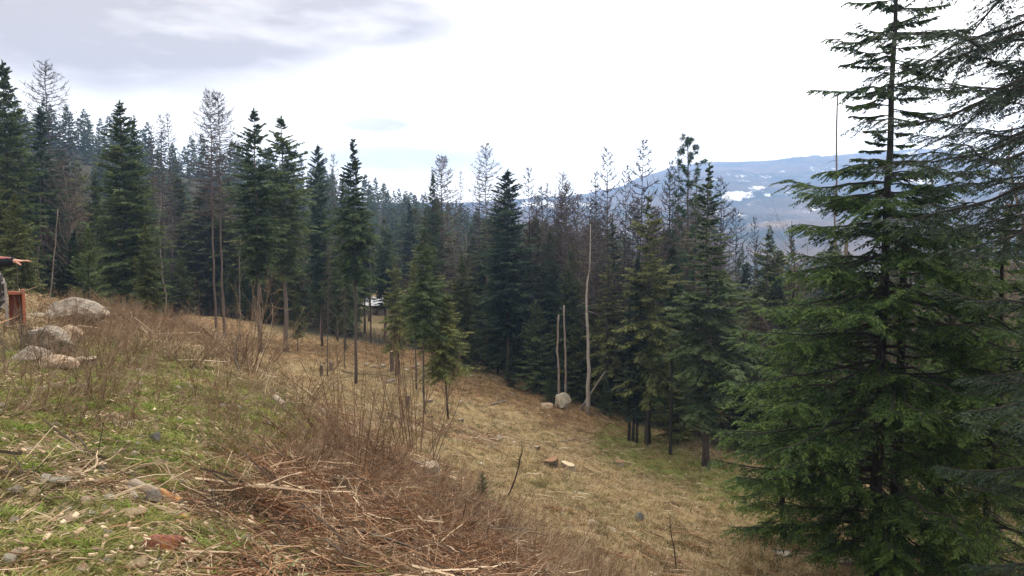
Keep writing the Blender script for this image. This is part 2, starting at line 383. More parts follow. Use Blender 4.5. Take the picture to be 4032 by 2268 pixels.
def zones(x, y, z):
    """how green, how dark with debris, how russet the ground is at a place"""
    px, py = project(x, y, z); r = np.hypot(x, y)
    near = 1 - smooth(19, 23, r)
    gr = np.maximum.reduce([1.0 * seg(px, py, -200, 1640, 750, 1530, 190), .85 * seg(px, py, -200, 1450, 650, 1450, 100), .8 * seg(px, py, 500, 1700, 1050, 1580, 150), .75 * seg(px, py, -100, 2150, 500, 2260, 120), .65 * seg(px, py, 600, 1800, 1150, 1900, 110), .5 * seg(px, py, 300, 2000, 900, 2150, 60), .35 * seg(px, py, 200, 1350, 1000, 1350, 80)]) * near
    gr2 = np.maximum.reduce([1.15 * seg(px, py, 2420, 1740, 3050, 2000, 85), .35 * seg(px, py, 2150, 1900, 2600, 2150, 110), .25 * seg(px, py, 1300, 1550, 2100, 1800, 90)]) * (1 - near)
    br = np.maximum.reduce([1.0 * seg(px, py, 1150, 1960, 1950, 2320, 170), .8 * seg(px, py, 1350, 1720, 1900, 2020, 90), .5 * seg(px, py, 60, 1870, 420, 1880, 40), .5 * seg(px, py, 750, 1980, 950, 1980, 80), .6 * seg(px, py, 700, 2350, 1300, 2330, 90)]) * (1 - smooth(14, 18, r))
    br = np.maximum(br, .7 * seg(px, py, 1450, 1640, 1950, 1740, 28) * (1 - near))
    ru = np.maximum.reduce([.9 * seg(px, py, 2150, 1620, 2450, 1680, 50), .75 * seg(px, py, 1750, 1510, 2250, 1600, 55), .7 * seg(px, py, 1080, 1370, 1650, 1400, 60)]) * (1 - near)
    ru = np.maximum(ru, .7 * seg(px, py, 300, 1270, 950, 1300, 60))
    back = y < 1; gr = np.where(back, .6, gr)
    nz = fbm(x, y, 1.3, 3, 4) * .5 + fbm(x, y, .35, 2, 6) * .35
    gr = np.clip(np.maximum(gr, gr2) + nz * .35 * near, 0, 1)
    return gr, np.clip(br + nz * .15, 0, 1), np.clip(ru, 0, 1), r
# ground sheet: polar grid, fine inside the view
aa = np.concatenate([np.arange(-180, -52, 4.), np.arange(-52, -38, .8), np.arange(-38, 38, .235), np.arange(38, 52, .8), np.arange(52, 180.1, 4.)]) * math.pi / 180
rr = np.concatenate([[0.0], np.geomspace(.5, 3.2, 12)[:-1], np.geomspace(3.2, 150, 300), np.geomspace(156, 2790, 48)])
AA, RR = np.meshgrid(aa, rr); gx, gy = RR * np.sin(AA), RR * np.cos(AA); gz = height(gx, gy) - 16 * smooth(540, 600, RR)
nr, na = gx.shape; ii = (np.arange(nr - 1)[:, None] * na + np.arange(na - 1)[None]).ravel()
mb = MB(); mb.add(np.stack([gx, gy, gz], -1), q=np.stack([ii, ii + na, ii + na + 1, ii + 1], -1)[:, ::-1])
def groundm(t):
    p = pos(t); n1 = t.noise(p, 1.6, 6, .6); n2 = t.noise(p, 14, 6, .65); n3 = t.noise(p, .35, 4); n4 = t.noise(p, 55, 3, .7)
    sa = t.add('ShaderNodeAttribute', _attribute_name='zone').outputs['Color']; s3 = t.add('ShaderNodeSeparateColor', i0=sa)
    gn, br, ru = s3.outputs[0], s3.outputs[1], s3.outputs[2]
    tan = t.mix(t.ramp(n2, [(.3, 0.0), (.7, 1.0)]), (.16, .108, .056), (.42, .31, .17))
    tan = t.mix(t.math('MULTIPLY', t.ramp(n1, [(.42, 0.0), (.62, 1.0)]), .5), tan, (.13, .13, .05))
    tan = t.mix(t.ramp(n4, [(.62, 0.0), (.75, .6)]), tan, (.48, .38, .24))
    grn = t.mix(t.ramp(n2, [(.3, 0.0), (.7, 1.0)]), (.08, .085, .024), (.20, .22, .06))
    brn = t.mix(t.ramp(n2, [(.35, 0.0), (.7, 1.0)]), (.028, .018, .011), (.13, .080, .045))
    rus = t.mix(t.ramp(n2, [(.3, 0.0), (.7, 1.0)]), (.15, .092, .042), (.36, .235, .12))
    def wgt(v): return t.ramp(t.math('ADD', v, t.math('MULTIPLY', t.math('SUBTRACT', n1, .5), .5)), [(.2, 0.0), (.62, 1.0)])
    c = t.mix(wgt(ru), tan, rus); c = t.mix(wgt(gn), c, grn); c = t.mix(wgt(br), c, brn)
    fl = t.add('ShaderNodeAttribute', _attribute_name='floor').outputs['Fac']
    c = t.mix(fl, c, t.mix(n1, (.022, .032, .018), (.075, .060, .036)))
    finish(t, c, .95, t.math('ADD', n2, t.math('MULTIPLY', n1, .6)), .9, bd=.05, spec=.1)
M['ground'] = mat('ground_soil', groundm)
EDGE_X = [-800, 0, 300, 800, 1150, 1400, 1700, 1900, 2000, 2200, 2500, 2850, 3100, 3400, 3700, 4600]
EDGE_D = [48, 50, 52, 79, 80, 79, 75, 68, 66.5, 58.5, 52, 46, 42, 40, 38, 36]
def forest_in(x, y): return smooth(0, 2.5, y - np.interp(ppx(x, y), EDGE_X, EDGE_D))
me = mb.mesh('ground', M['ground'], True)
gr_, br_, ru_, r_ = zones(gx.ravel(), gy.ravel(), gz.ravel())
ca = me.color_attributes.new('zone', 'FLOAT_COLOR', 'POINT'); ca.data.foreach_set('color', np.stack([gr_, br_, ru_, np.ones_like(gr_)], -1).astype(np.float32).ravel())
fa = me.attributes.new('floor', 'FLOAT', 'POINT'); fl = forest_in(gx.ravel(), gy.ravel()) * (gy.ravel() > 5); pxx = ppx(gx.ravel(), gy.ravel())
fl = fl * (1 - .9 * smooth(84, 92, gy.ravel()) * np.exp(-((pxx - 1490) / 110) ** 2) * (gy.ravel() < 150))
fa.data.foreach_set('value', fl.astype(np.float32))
g_o = obj('ground', me); g_o['kind'] = 'structure'; g_o['label'] = 'sloping cleared ground of straw, grass and soil'
# mountain: a finer sheet a little above the ground sheet, with forest bands and snow clearings
ma = np.arange(-46, 46, .15) * math.pi / 180; mr = np.geomspace(560, 2700, 125)
AA, RR = np.meshgrid(ma, mr); mxx, myy = RR * np.sin(AA), RR * np.cos(AA)
mz = far_h(mxx, myy) + 3.0 + fbm(mxx, myy, 160, 4, 7) * 2.5 * smooth(700, 1000, RR) * (1 - smooth(1900, 2250, RR) * .7) + fbm(mxx, myy, 24, 2, 8) * 1.6
nr, na = mxx.shape; ii = (np.arange(nr - 1)[:, None] * na + np.arange(na - 1)[None]).ravel()
mb = MB(); mb.add(np.stack([mxx, myy, mz], -1), q=np.stack([ii, ii + na, ii + na + 1, ii + 1], -1)[:, ::-1])
def mountm(t):
    p = pos(t); n1 = t.noise(t.vmul(p, (1, 1, 3)), .006, 6, .6); n2 = t.noise(t.vmul(p, (1, .3, 1)), .07, 5, .85); n3 = t.noise(t.vmul(p, (1, .5, 1)), .02, 5, .6)
    c = t.mix(t.ramp(n1, [(.42, 0.0), (.60, 1.0)]), (.012, .030, .026), (.17, .125, .10))
    c = t.mix(t.ramp(n2, [(.35, 0.0), (.75, .7)]), c, (.02, .03, .025))
    c = t.mix(t.ramp(n3, [(.58, 0.0), (.64, .7)]), c, (.16, .12, .09))
    sn = t.add('ShaderNodeAttribute', _attribute_name='snow').outputs['Fac']
    k = t.ramp(t.math('ADD', sn, t.math('ADD', t.math('MULTIPLY', t.math('SUBTRACT', n2, .5), 2.6), t.math('MULTIPLY', t.math('SUBTRACT', n3, .5), 2.2))), [(.70, 0.0), (.86, 1.0)])
    k = t.math('MULTIPLY', k, t.ramp(sn, [(.05, 0.0), (.15, 1.0)]))
    c = t.mix(k, c, (.88, .89, .92)); c = t.mix(t.add('ShaderNodeAttribute', _attribute_name='field').outputs['Fac'], c, (.36, .26, .16))
    finish(t, c, .95, spec=.05)
M['mount'] = mat('far_forest_slopes', mountm)
me = mb.mesh('mountain', M['mount'], True)
qx, qy = project(mxx.ravel(), myy.ravel(), mz.ravel())
sn = np.maximum.reduce([1.05 * seg(qx, qy, 2860, 775, 3020, 760, 22), .95 * seg(qx, qy, 2950, 745, 3010, 742, 12), .8 * seg(qx, qy, 3060, 758, 3140, 758, 11), .85 * seg(qx, qy, 2060, 805, 2330, 805, 18), .6 * seg(qx, qy, 3200, 672, 3330, 690, 28), .9 * seg(qx, qy, 3560, 700, 3700, 720, 16),
     .6 * seg(qx, qy, 3560, 600, 3700, 612, 10), .9 * seg(qx, qy, 3930, 720, 4100, 700, 22), .7 * seg(qx, qy, 3800, 640, 4032, 668, 10), .42 * seg(qx, qy, 2700, 850, 3300, 830, 40), .5 * seg(qx, qy, 2800, 700, 3200, 690, 25)])
me.attributes.new('snow', 'FLOAT', 'POINT').data.foreach_set('value', sn.astype(np.float32))
fd = np.maximum(.8 * seg(qx, qy, 3170, 905, 3260, 900, 7), .6 * seg(qx, qy, 2950, 885, 3120, 882, 5))
me.attributes.new('field', 'FLOAT', 'POINT').data.foreach_set('value', fd.astype(np.float32))
o = obj('mountain', me); o['kind'] = 'structure'; o['label'] = 'blue hazy forested mountain with bright snow clearings'
# haze
hb = MB(); xs, ys, zs = (-2850, 2850), (-2850, 2850), (-100, 262)
vv = [(a, b, c) for a in xs for b in ys for c in zs]
hb.add(vv, q=[(0, 1, 3, 2), (4, 6, 7, 5), (0, 4, 5, 1), (2, 3, 7, 6), (0, 2, 6, 4), (1, 5, 7, 3)])
def hazem(t):
    v = t.add('ShaderNodeVolumePrincipled', Density=HAZE, Anisotropy=.6); v.inputs['Color'].default_value = (.38, .57, 1.0, 1)
    t.add('ShaderNodeOutputMaterial', Volume=v.outputs[0])
HAZE = .00060
M['haze'] = mat('valley_haze', hazem)
o = obj('haze', hb.mesh('haze', M['haze'])); o['kind'] = 'stuff'; o['label'] = 'thin blue haze over the whole valley'

# ================================================================== VEGETATION MESHES
def trunk_mesh(name, m, H, r0, r1=.03, lean=0.0, wob=.12, sides=8, stubs=0, stub_z=(.1, .5), stub_l=.8, seed=0, K=14, bend=None, flare=.35):
    g = np.random.default_rng(seed + 99); mb = MB(); z = np.linspace(0, H, K); t = z / H
    px_ = np.cumsum(g.normal(0, wob / 3, K)); py_ = np.cumsum(g.normal(0, wob / 3, K)); px_ -= px_[0]; py_ -= py_[0]
    if bend: px_ = px_ + np.interp(t, [b[0] for b in bend], [b[1] for b in bend])
    z2 = z.copy(); z2[0] = -.5
    path = np.stack([px_ + lean * z, py_, z2], -1); rad = r0 + (r1 - r0) * t ** .85 + r0 * flare * np.exp(-t * H / .35)
    mb.tubes(path[None], rad[None], sides, cap=True)
    if stubs:
        tt = g.uniform(*stub_z, stubs); a = g.uniform(0, 6.28, stubs); L = g.uniform(.3, 1, stubs) * stub_l
        P0 = np.stack([np.interp(tt, t, path[:, 0]), np.interp(tt, t, path[:, 1]), tt * H], -1)
        s_ = np.linspace(0, 1, 4)[None, :, None]; D = np.stack([np.cos(a), np.sin(a), g.uniform(-.5, .15, stubs)], -1)[:, None]
        pp = P0[:, None] + D * L[:, None, None] * s_ + np.array([0, 0, -1]) * (s_ ** 2) * L[:, None, None] * .25
        mb.tubes(pp, np.array([.022, .017, .012, .006])[None] * (.6 + r0 * 2.2), 3)
    return mb.mesh(name, m, True), path, t
def conifer(name, H, cb, Rm, seed, m, bm, prof=None, nb=190, nt=9, lw=.13, ll=.62, droop=.35, up=.35, r0=.125, sparse=0.0, gappy=0.0, stubs=30, hang=.5, low=False, wob=.12, topn=1.0, prune_az=None):
    """crown of curved boughs carrying flat side sprays; returns (crown mesh, trunk mesh)"""
    g = np.random.default_rng(seed)
    tm, path, tt = trunk_mesh(name + '_trunk', bm, H, r0, .015, seed=seed, stubs=stubs, stub_z=(.06, max(cb + .1, .2)), sides=5 if low else 8, wob=wob, K=6 if low else 14)
    mb = MB(); t = cb + (1 - cb) * (np.linspace(0, 1, nb) ** .9) * .985
    if prof is None: prof = [(0, .72), (.12, .95), (.25, 1), (.6, .62), (.85, .30), (1, .05)]
    u = (t - cb) / (1 - cb); Lp = np.interp(u, [p[0] for p in prof], [p[1] for p in prof]) * Rm
    cyc = 1 + gappy * np.sin(t * H * 2.1 + seed) * (1 - u * .5)
    L = Lp * g.uniform(.5, 1.15, nb) * cyc; keep = g.random(nb) > sparse + .30 * np.clip((u - .45) / .3, 0, 1) * (not low); a = np.arange(nb) * 2.39996 + g.normal(0, .35, nb)
    if prune_az is not None: L = L * (1 - prune_az[1] * np.clip(np.cos(a - prune_az[0]), 0, 1))
    t, L, a, u = t[keep], L[keep], a[keep], u[keep]; nb = len(t)
    z = t * H; bx = np.interp(z, tt * H, path[:, 0]); by = np.interp(z, tt * H, path[:, 1])
    K = 6; s = np.linspace(0, 1, K)
    sl = up * u ** 1.2 * 1.8 - droop * (1 - u) * .5; cv = droop * (1.15 - u) + g.normal(0, .06, nb)
    rad = np.stack([np.cos(a), np.sin(a)], -1)
    zz = z[:, None] + L[:, None] * (sl[:, None] * s - cv[:, None] * s ** 2 * .9 + cv[:, None] * .55 * s ** 3)
    bend = g.normal(0, .12, nb)[:, None] * s ** 2 * L[:, None]
    xx = bx[:, None] + rad[:, :1] * L[:, None] * s - rad[:, 1:] * bend; yy = by[:, None] + rad[:, 1:] * L[:, None] * s + rad[:, :1] * bend
    P = np.stack([xx, yy, zz], -1)
    if not low: mb.tubes(P, (.012 + .012 * L[:, None]) * (1 - .85 * s[None]), 3)
    tip0 = 0
    # side sprays
    si = np.linspace(.16, .97, nt)[None] + g.normal(0, .03, (nb, nt)); si = np.clip(si, .1, .995)
    for side in (-1, 1):
        f = si * (K - 1); i0 = np.clip(f.astype(int), 0, K - 2); fr = (f - i0)[..., None]; bi = np.arange(nb)[:, None]
        B = P[bi, i0] * (1 - fr) + P[bi, i0 + 1] * fr; T = unit(P[bi, i0 + 1] - P[bi, i0]); S = unit(np.cross(T, [0, 0, 1.])) * side
        an = g.uniform(.55, 1.1, (nb, nt, 1)); D = T * np.cos(an) + S * np.sin(an); D[..., 2] -= g.uniform(0, hang, (nb, nt)) * (1.1 - u[:, None]); D = unit(D)
        ln = ll * (1.12 - .62 * si) * (.10 + .90 * np.minimum(L, 2.0)[:, None] / 2.0) * g.uniform(.6, 1.25, (nb, nt)) * 1.35
        W = unit(np.cross(D, np.stack([g.normal(0, .5, (nb, nt)), g.normal(0, .5, (nb, nt)), np.ones((nb, nt))], -1)))
        wd = lw * g.uniform(.7, 1.4, (nb, nt)) * (1.6 if low else 1); tp = np.clip(si - .35, 0, 1)
        mb.leaves(B.reshape(-1, 3), D.reshape(-1, 3), W.reshape(-1, 3), ln.ravel(), wd.ravel(), tp.ravel(), .5)
        if not low:   # two secondary fingers and a hanging one on each spray
            for q, (fs, sg, fl) in enumerate(((.3, 1, .6), (.45, -1, .55), (.65, 1, .45), (.15, -1, .5))):
                B2 = B + D * (ln * fs)[..., None]; D2 = unit(D * .75 + W * sg * .7 + np.array([0, 0, -.25]) * g.random((nb, nt, 1)))
                W2 = unit(np.cross(D2, np.stack([g.normal(0, .8, (nb, nt)), g.normal(0, .8, (nb, nt)), np.ones((nb, nt))], -1)))
                mb.leaves(B2.reshape(-1, 3), D2.reshape(-1, 3), W2.reshape(-1, 3), (ln * fl).ravel(), (wd * .75).ravel(), tp.ravel(), .5)
            D3 = unit(D * .35 + np.array([0, 0, -1.]) + g.normal(0, .25, D.shape)); W3 = unit(np.cross(D3, g.normal(0, 1, D.shape)))
            mb.leaves((B + D * ln[..., None] * .3).reshape(-1, 3), D3.reshape(-1, 3), W3.reshape(-1, 3), (ln * .5 * hang * 1.2).ravel(), (wd * .9).ravel(), tp.ravel() * .3, .4)
    # leader and top tuft
    nk = 14; aa_ = g.uniform(0, 6.28, nk); zt = H - g.uniform(0, .9, nk) * topn
    D = unit(np.stack([np.cos(aa_) * .35, np.sin(aa_) * .35, np.ones(nk)], -1)); mb.leaves(np.stack([np.full(nk, path[-1, 0]), np.full(nk, path[-1, 1]), zt], -1), D, unit(np.cross(D, g.normal(0, 1, (nk, 3)))), .30, .07, 0, .5)
    return mb.mesh(name + '_crown', m), tm
def larch(name, H, cb, Rm, seed, m, bm, nb=90, ntw=7, r0=.115, bw=.032, sw=.55, prof=None, up=.22, dead=False, lsc=.45, wob=.15, bend=None):
    """bare larch: whorls of thin boughs that sag and turn up at the tip, with short twigs"""
    g = np.random.default_rng(seed); tm, path, tt = trunk_mesh(name + '_trunk', bm, H, r0, .012, seed=seed, stubs=14, stub_z=(.05, max(cb, .2)), wob=wob, bend=bend)
    mb = MB(); t = cb + (1 - cb) * np.linspace(0, 1, nb) * .97 + g.normal(0, .004, nb); t = np.clip(t, cb, .99)
    if prof is None: prof = [(0, .8), (.15, 1), (.45, .85), (.75, .55), (.9, .30), (1, .06)]
    u = np.clip((t - cb) / (1 - cb), 0, 1); L = np.interp(u, [p[0] for p in prof], [p[1] for p in prof]) * Rm * g.uniform(.7, 1.12, nb); a = np.arange(nb) * 2.39996 + g.normal(0, .4, nb)
    z = t * H; bx = np.interp(z, tt * H, path[:, 0]); by = np.interp(z, tt * H, path[:, 1]); K = 7; s = np.linspace(0, 1, K)
    zz = z[:, None] + L[:, None] * ((-.30 + .55 * u[:, None]) * s + (up + .25 * u[:, None]) * s ** 2.4 + g.normal(0, .025, (nb, K)) * s)
    P = np.stack([bx[:, None] + np.cos(a)[:, None] * L[:, None] * s, by[:, None] + np.sin(a)[:, None] * L[:, None] * s, zz], -1); P[..., :2] += g.normal(0, .03, (nb, K, 2)) * s[None, :, None] * L[:, None, None]
    mb.tubes(P, (bw * (.7 + .4 * L[:, None] / Rm)) * (1 - .75 * s), 3)
    si = g.uniform(.2, .98, (nb, ntw)); f = si * (K - 1); i0 = np.clip(f.astype(int), 0, K - 2); fr = (f - i0)[..., None]; bi = np.arange(nb)[:, None]
    B = (P[bi, i0] * (1 - fr) + P[bi, i0 + 1] * fr).reshape(-1, 3); T = unit(P[bi, i0 + 1] - P[bi, i0]).reshape(-1, 3)
    D = unit(T * .8 + g.normal(0, .55, B.shape) + np.array([0, 0, -.12])); ln = lsc * g.uniform(.4, 1.2, len(B)) * (.4 + .6 * np.repeat(L, ntw) / Rm)
    ss = np.linspace(0, 1, 3)[None, :, None]; pp = B[:, None] + D[:, None] * ln[:, None, None] * ss + np.array([0, 0, .25]) * ss ** 2 * ln[:, None, None]
    mb.tubes(pp, np.array([1, .8, .4])[None] * bw * sw, 3)
    return mb.mesh(name + '_crown', m), tm
def branching(mb, g, P0, D0, L0, r0, levels, nchild, spread=.6, grav=0.1, lsh=.62, rsh=.55, K=5, sides=3, wob=.12, smin=.25, up=.3):
    """recursive branching: axes grow, children leave along them"""
    P, D, L, rd = P0, unit(D0), L0, r0
    for lv in range(levels):
        N = len(P); s = np.linspace(0, 1, K); dirs = D[:, None] + np.cumsum(g.normal(0, wob, (N, K, 3)), 1) + np.array([0, 0, up]) * s[None, :, None]
        dirs = unit(dirs); step = L[:, None, None] / (K - 1); path = P[:, None] + np.concatenate([np.zeros((N, 1, 3)), np.cumsum(dirs[:, :-1] * step, 1)], 1)
        mb.tubes(path, rd[:, None] * (1 - .7 * s), max(3, sides - lv))
        if lv == levels - 1: break
        nc = nchild[lv]; si = g.uniform(smin, .97, (N, nc)); f = si * (K - 1); i0 = np.clip(f.astype(int), 0, K - 2); fr = (f - i0)[..., None]; bi = np.arange(N)[:, None]
        B = path[bi, i0] * (1 - fr) + path[bi, i0 + 1] * fr; T = unit(path[bi, i0 + 1] - path[bi, i0]); Dn = unit(T + g.normal(0, spread, B.shape) + np.array([0, 0, -grav]))
        Ln = (L[:, None] * lsh * g.uniform(.5, 1.15, (N, nc)) * (1.15 - .6 * si)); rn = rd[:, None] * rsh * (1 - .4 * si)
        P, D, L, rd = B.reshape(-1, 3), Dn.reshape(-1, 3), Ln.ravel(), np.maximum(rn.ravel(), .0015)
def bush(name, m, seed, H, nst, spread, r=.01, ch=(5, 4), fan=.45, up=.25, levels=3, wob=.1, lsh=.55, base_r=.15, rsh=.6):
    g = np.random.default_rng(seed); mb = MB(); a = g.uniform(0, 6.28, nst); q = g.uniform(0, 1, nst) ** .6
    P0 = np.stack([np.cos(a) * base_r * q, np.sin(a) * base_r * q, np.full(nst, -.05)], -1); D0 = np.stack([np.cos(a) * fan * q * spread, np.sin(a) * fan * q * spread, np.ones(nst)], -1)
    branching(mb, g, P0, D0, H * g.uniform(.45, 1.1, nst), np.full(nst, r), levels, ch, .38, 0.0, lsh, rsh, 6, 3, wob, .15, up)
    return mb.mesh(name, m)
def broadleaf(name, m, bm, seed, H, r0, cb=.35, n1=26, spread=.8, ch=(7, 6), wob=.35, lsh=.5, L1=.32, bend=None, tw=1.0, flare=.35):
    g = np.random.default_rng(seed); tm, path, tt = trunk_mesh(name + '_trunk', bm, H * .96, r0, .02, seed=seed, wob=wob, stubs=6, stub_z=(.2, .6), bend=bend, flare=flare)
    mb = MB(); t = np.sort(g.uniform(cb, .97, n1)); a = g.uniform(0, 6.28, n1); P0 = np.stack([np.interp(t, tt, path[:, 0]), np.interp(t, tt, path[:, 1]), t * H * .96], -1)
    D0 = np.stack([np.cos(a) * spread, np.sin(a) * spread, np.full(n1, .75)], -1); L = H * L1 * g.uniform(.5, 1.1, n1) * (1.2 - .7 * (t - cb) / (1 - cb))
    branching(mb, g, P0, D0, L, r0 * .35 * (1.1 - t), 3, ch, .55, 0, lsh, .5, 6, 4, .14, .2, .3)
    return mb.mesh(name + '_twigs', m), tm

# ---------------------------------------------------------------- tree prototypes: name -> (crown, trunk, native height)
PT = {}
full = [(0, .75), (.1, .95), (.3, 1), (.6, .68), (.85, .34), (1, .05)]
col_ = [(0, .55), (.15, .9), (.5, 1), (.8, .55), (1, .08)]
pear = [(0, .45), (.1, .8), (.28, 1), (.5, .75), (.62, .42), (.8, .30), (1, .05)]
PT['firA'] = (*conifer('fir_full', 16, .05, 2.6, 11, M['fir'], M['bark'], full, 260, 10), 16)
PT['firB'] = (*conifer('fir_tall', 17, .22, 2.1, 12, M['firb'], M['bark'], col_, 240, 9, gappy=.2), 17)
PT['firC'] = (*conifer('fir_ragged', 17, .18, 2.5, 13, M['fir'], M['bark'], pear, 230, 9, gappy=.3, sparse=.1, droop=.5), 17)
PT['firD'] = (*conifer('fir_wide', 15, .02, 3.2, 14, M['firy'], M['bark'], full, 260, 11, droop=.55, hang=.8), 15)
PT['firE'] = (*conifer('fir_high_crown', 17, .34, 2.0, 15, M['fir'], M['barkr'], col_, 190, 9, gappy=.25, r0=.16), 17)
PT['firF'] = (*conifer('fir_narrow', 15, .12, 1.5, 16, M['firb'], M['barkd'], col_, 220, 8, gappy=.2, ll=.5), 15)
PT['firG'] = (*conifer('fir_open', 16, .25, 2.3, 17, M['firy'], M['larchb'], full, 170, 9, gappy=.35, sparse=.15, droop=.6, hang=.8), 16)
PT['firH'] = (*conifer('fir_broad_high', 13, .36, 3.0, 27, M['firy'], M['barkd'], [(0, .6), (.15, 1), (.4, .9), (.75, .5), (1, .06)], 170, 10, droop=.5, hang=.8, gappy=.2), 13)
PT['firI'] = (*conifer('fir_ragged_high', 17, .44, 2.2, 28, M['fir'], M['larchb'], pear, 170, 9, gappy=.35, sparse=.1, droop=.6, hang=.8), 17)
PT['firS'] = (*conifer('sapling_fir', 5, .03, 1.35, 18, M['fir'], M['barkd'], full, 110, 8, .09, .42, r0=.05, stubs=0, droop=.15, up=.5), 5)
PT['firT'] = (*conifer('sapling_fir_b', 5, .03, 1.5, 19, M['firy'], M['barkd'], full, 110, 8, .09, .42, r0=.05, stubs=0, droop=.15, up=.5), 5)
PT['larA'] = (*larch('larch_cone', 20, .50, 2.6, 21, M['ltwig'], M['larchb'], 125, 12), 20)
PT['larB'] = (*larch('larch_narrow', 18, .40, 1.7, 22, M['ltwig'], M['larchb'], 95, 7), 18)
PT['larC'] = (*larch('larch_dense', 18, .30, 2.1, 23, M['twig'], M['larchb'], 190, 12, sw=.7), 18)
PT['larD'] = (*larch('larch_ragged', 18, .35, 2.2, 24, M['darktwig'], M['barkd'], 70, 10, sw=.6, lsc=.6, bw=.038), 18)
PT['larE'] = (*larch('dead_spruce', 14, .08, 1.9, 25, M['twigg'], M['larchb'], 150, 6, bw=.02, up=-.25), 14)
PT['decA'] = (*broadleaf('bare_alder', M['twig'], M['larchb'], 31, 12, .12, .25, 30), 12)
PT['decB'] = (*broadleaf('bare_birch', M['twigg'], M['snag'], 32, 13, .10, .35, 26, .6), 13)
PT['decC'] = (*broadleaf('bare_thicket_tree', M['redtwig'], M['larchb'], 33, 9, .08, .15, 30, .7, (8, 7)), 9)
used = set()
def tree(kind, name, label, base, H, wsc=1.0, rz=None, group=None, cat='tree', crown_m=None, trunk_m=None, tilt=0.0):
    cr, tr, h0 = PT[kind]; k = H / h0
    if rz is None: rz = float(rng.uniform(0, 6.28))
    o = thing(name, label, cat, tuple(base), rz, group, rot=(0, tilt, rz) if not tilt else (0, tilt, 0)); o.scale = (k * wsc, k * wsc, k)
    t_ = obj('trunk', tr, o); c_ = obj('crown', cr, o)
    for q, m_ in ((c_, crown_m), (t_, trunk_m)):
        if m_: q.material_slots[0].link = 'OBJECT'; q.material_slots[0].material = M[m_]
    return o
def tree_at(kind, name, label, px, Yd, ytop, wsc=1.0, ybase=None, **kw):
    b = gp(px, ybase, dmin=14) if ybase else gd(px, Yd)
    H = z_at(ytop, b[1]) - b[2]; return tree(kind, name, label, b, H, wsc * (PT[kind][2] / H) ** .35 if False else wsc, **kw)

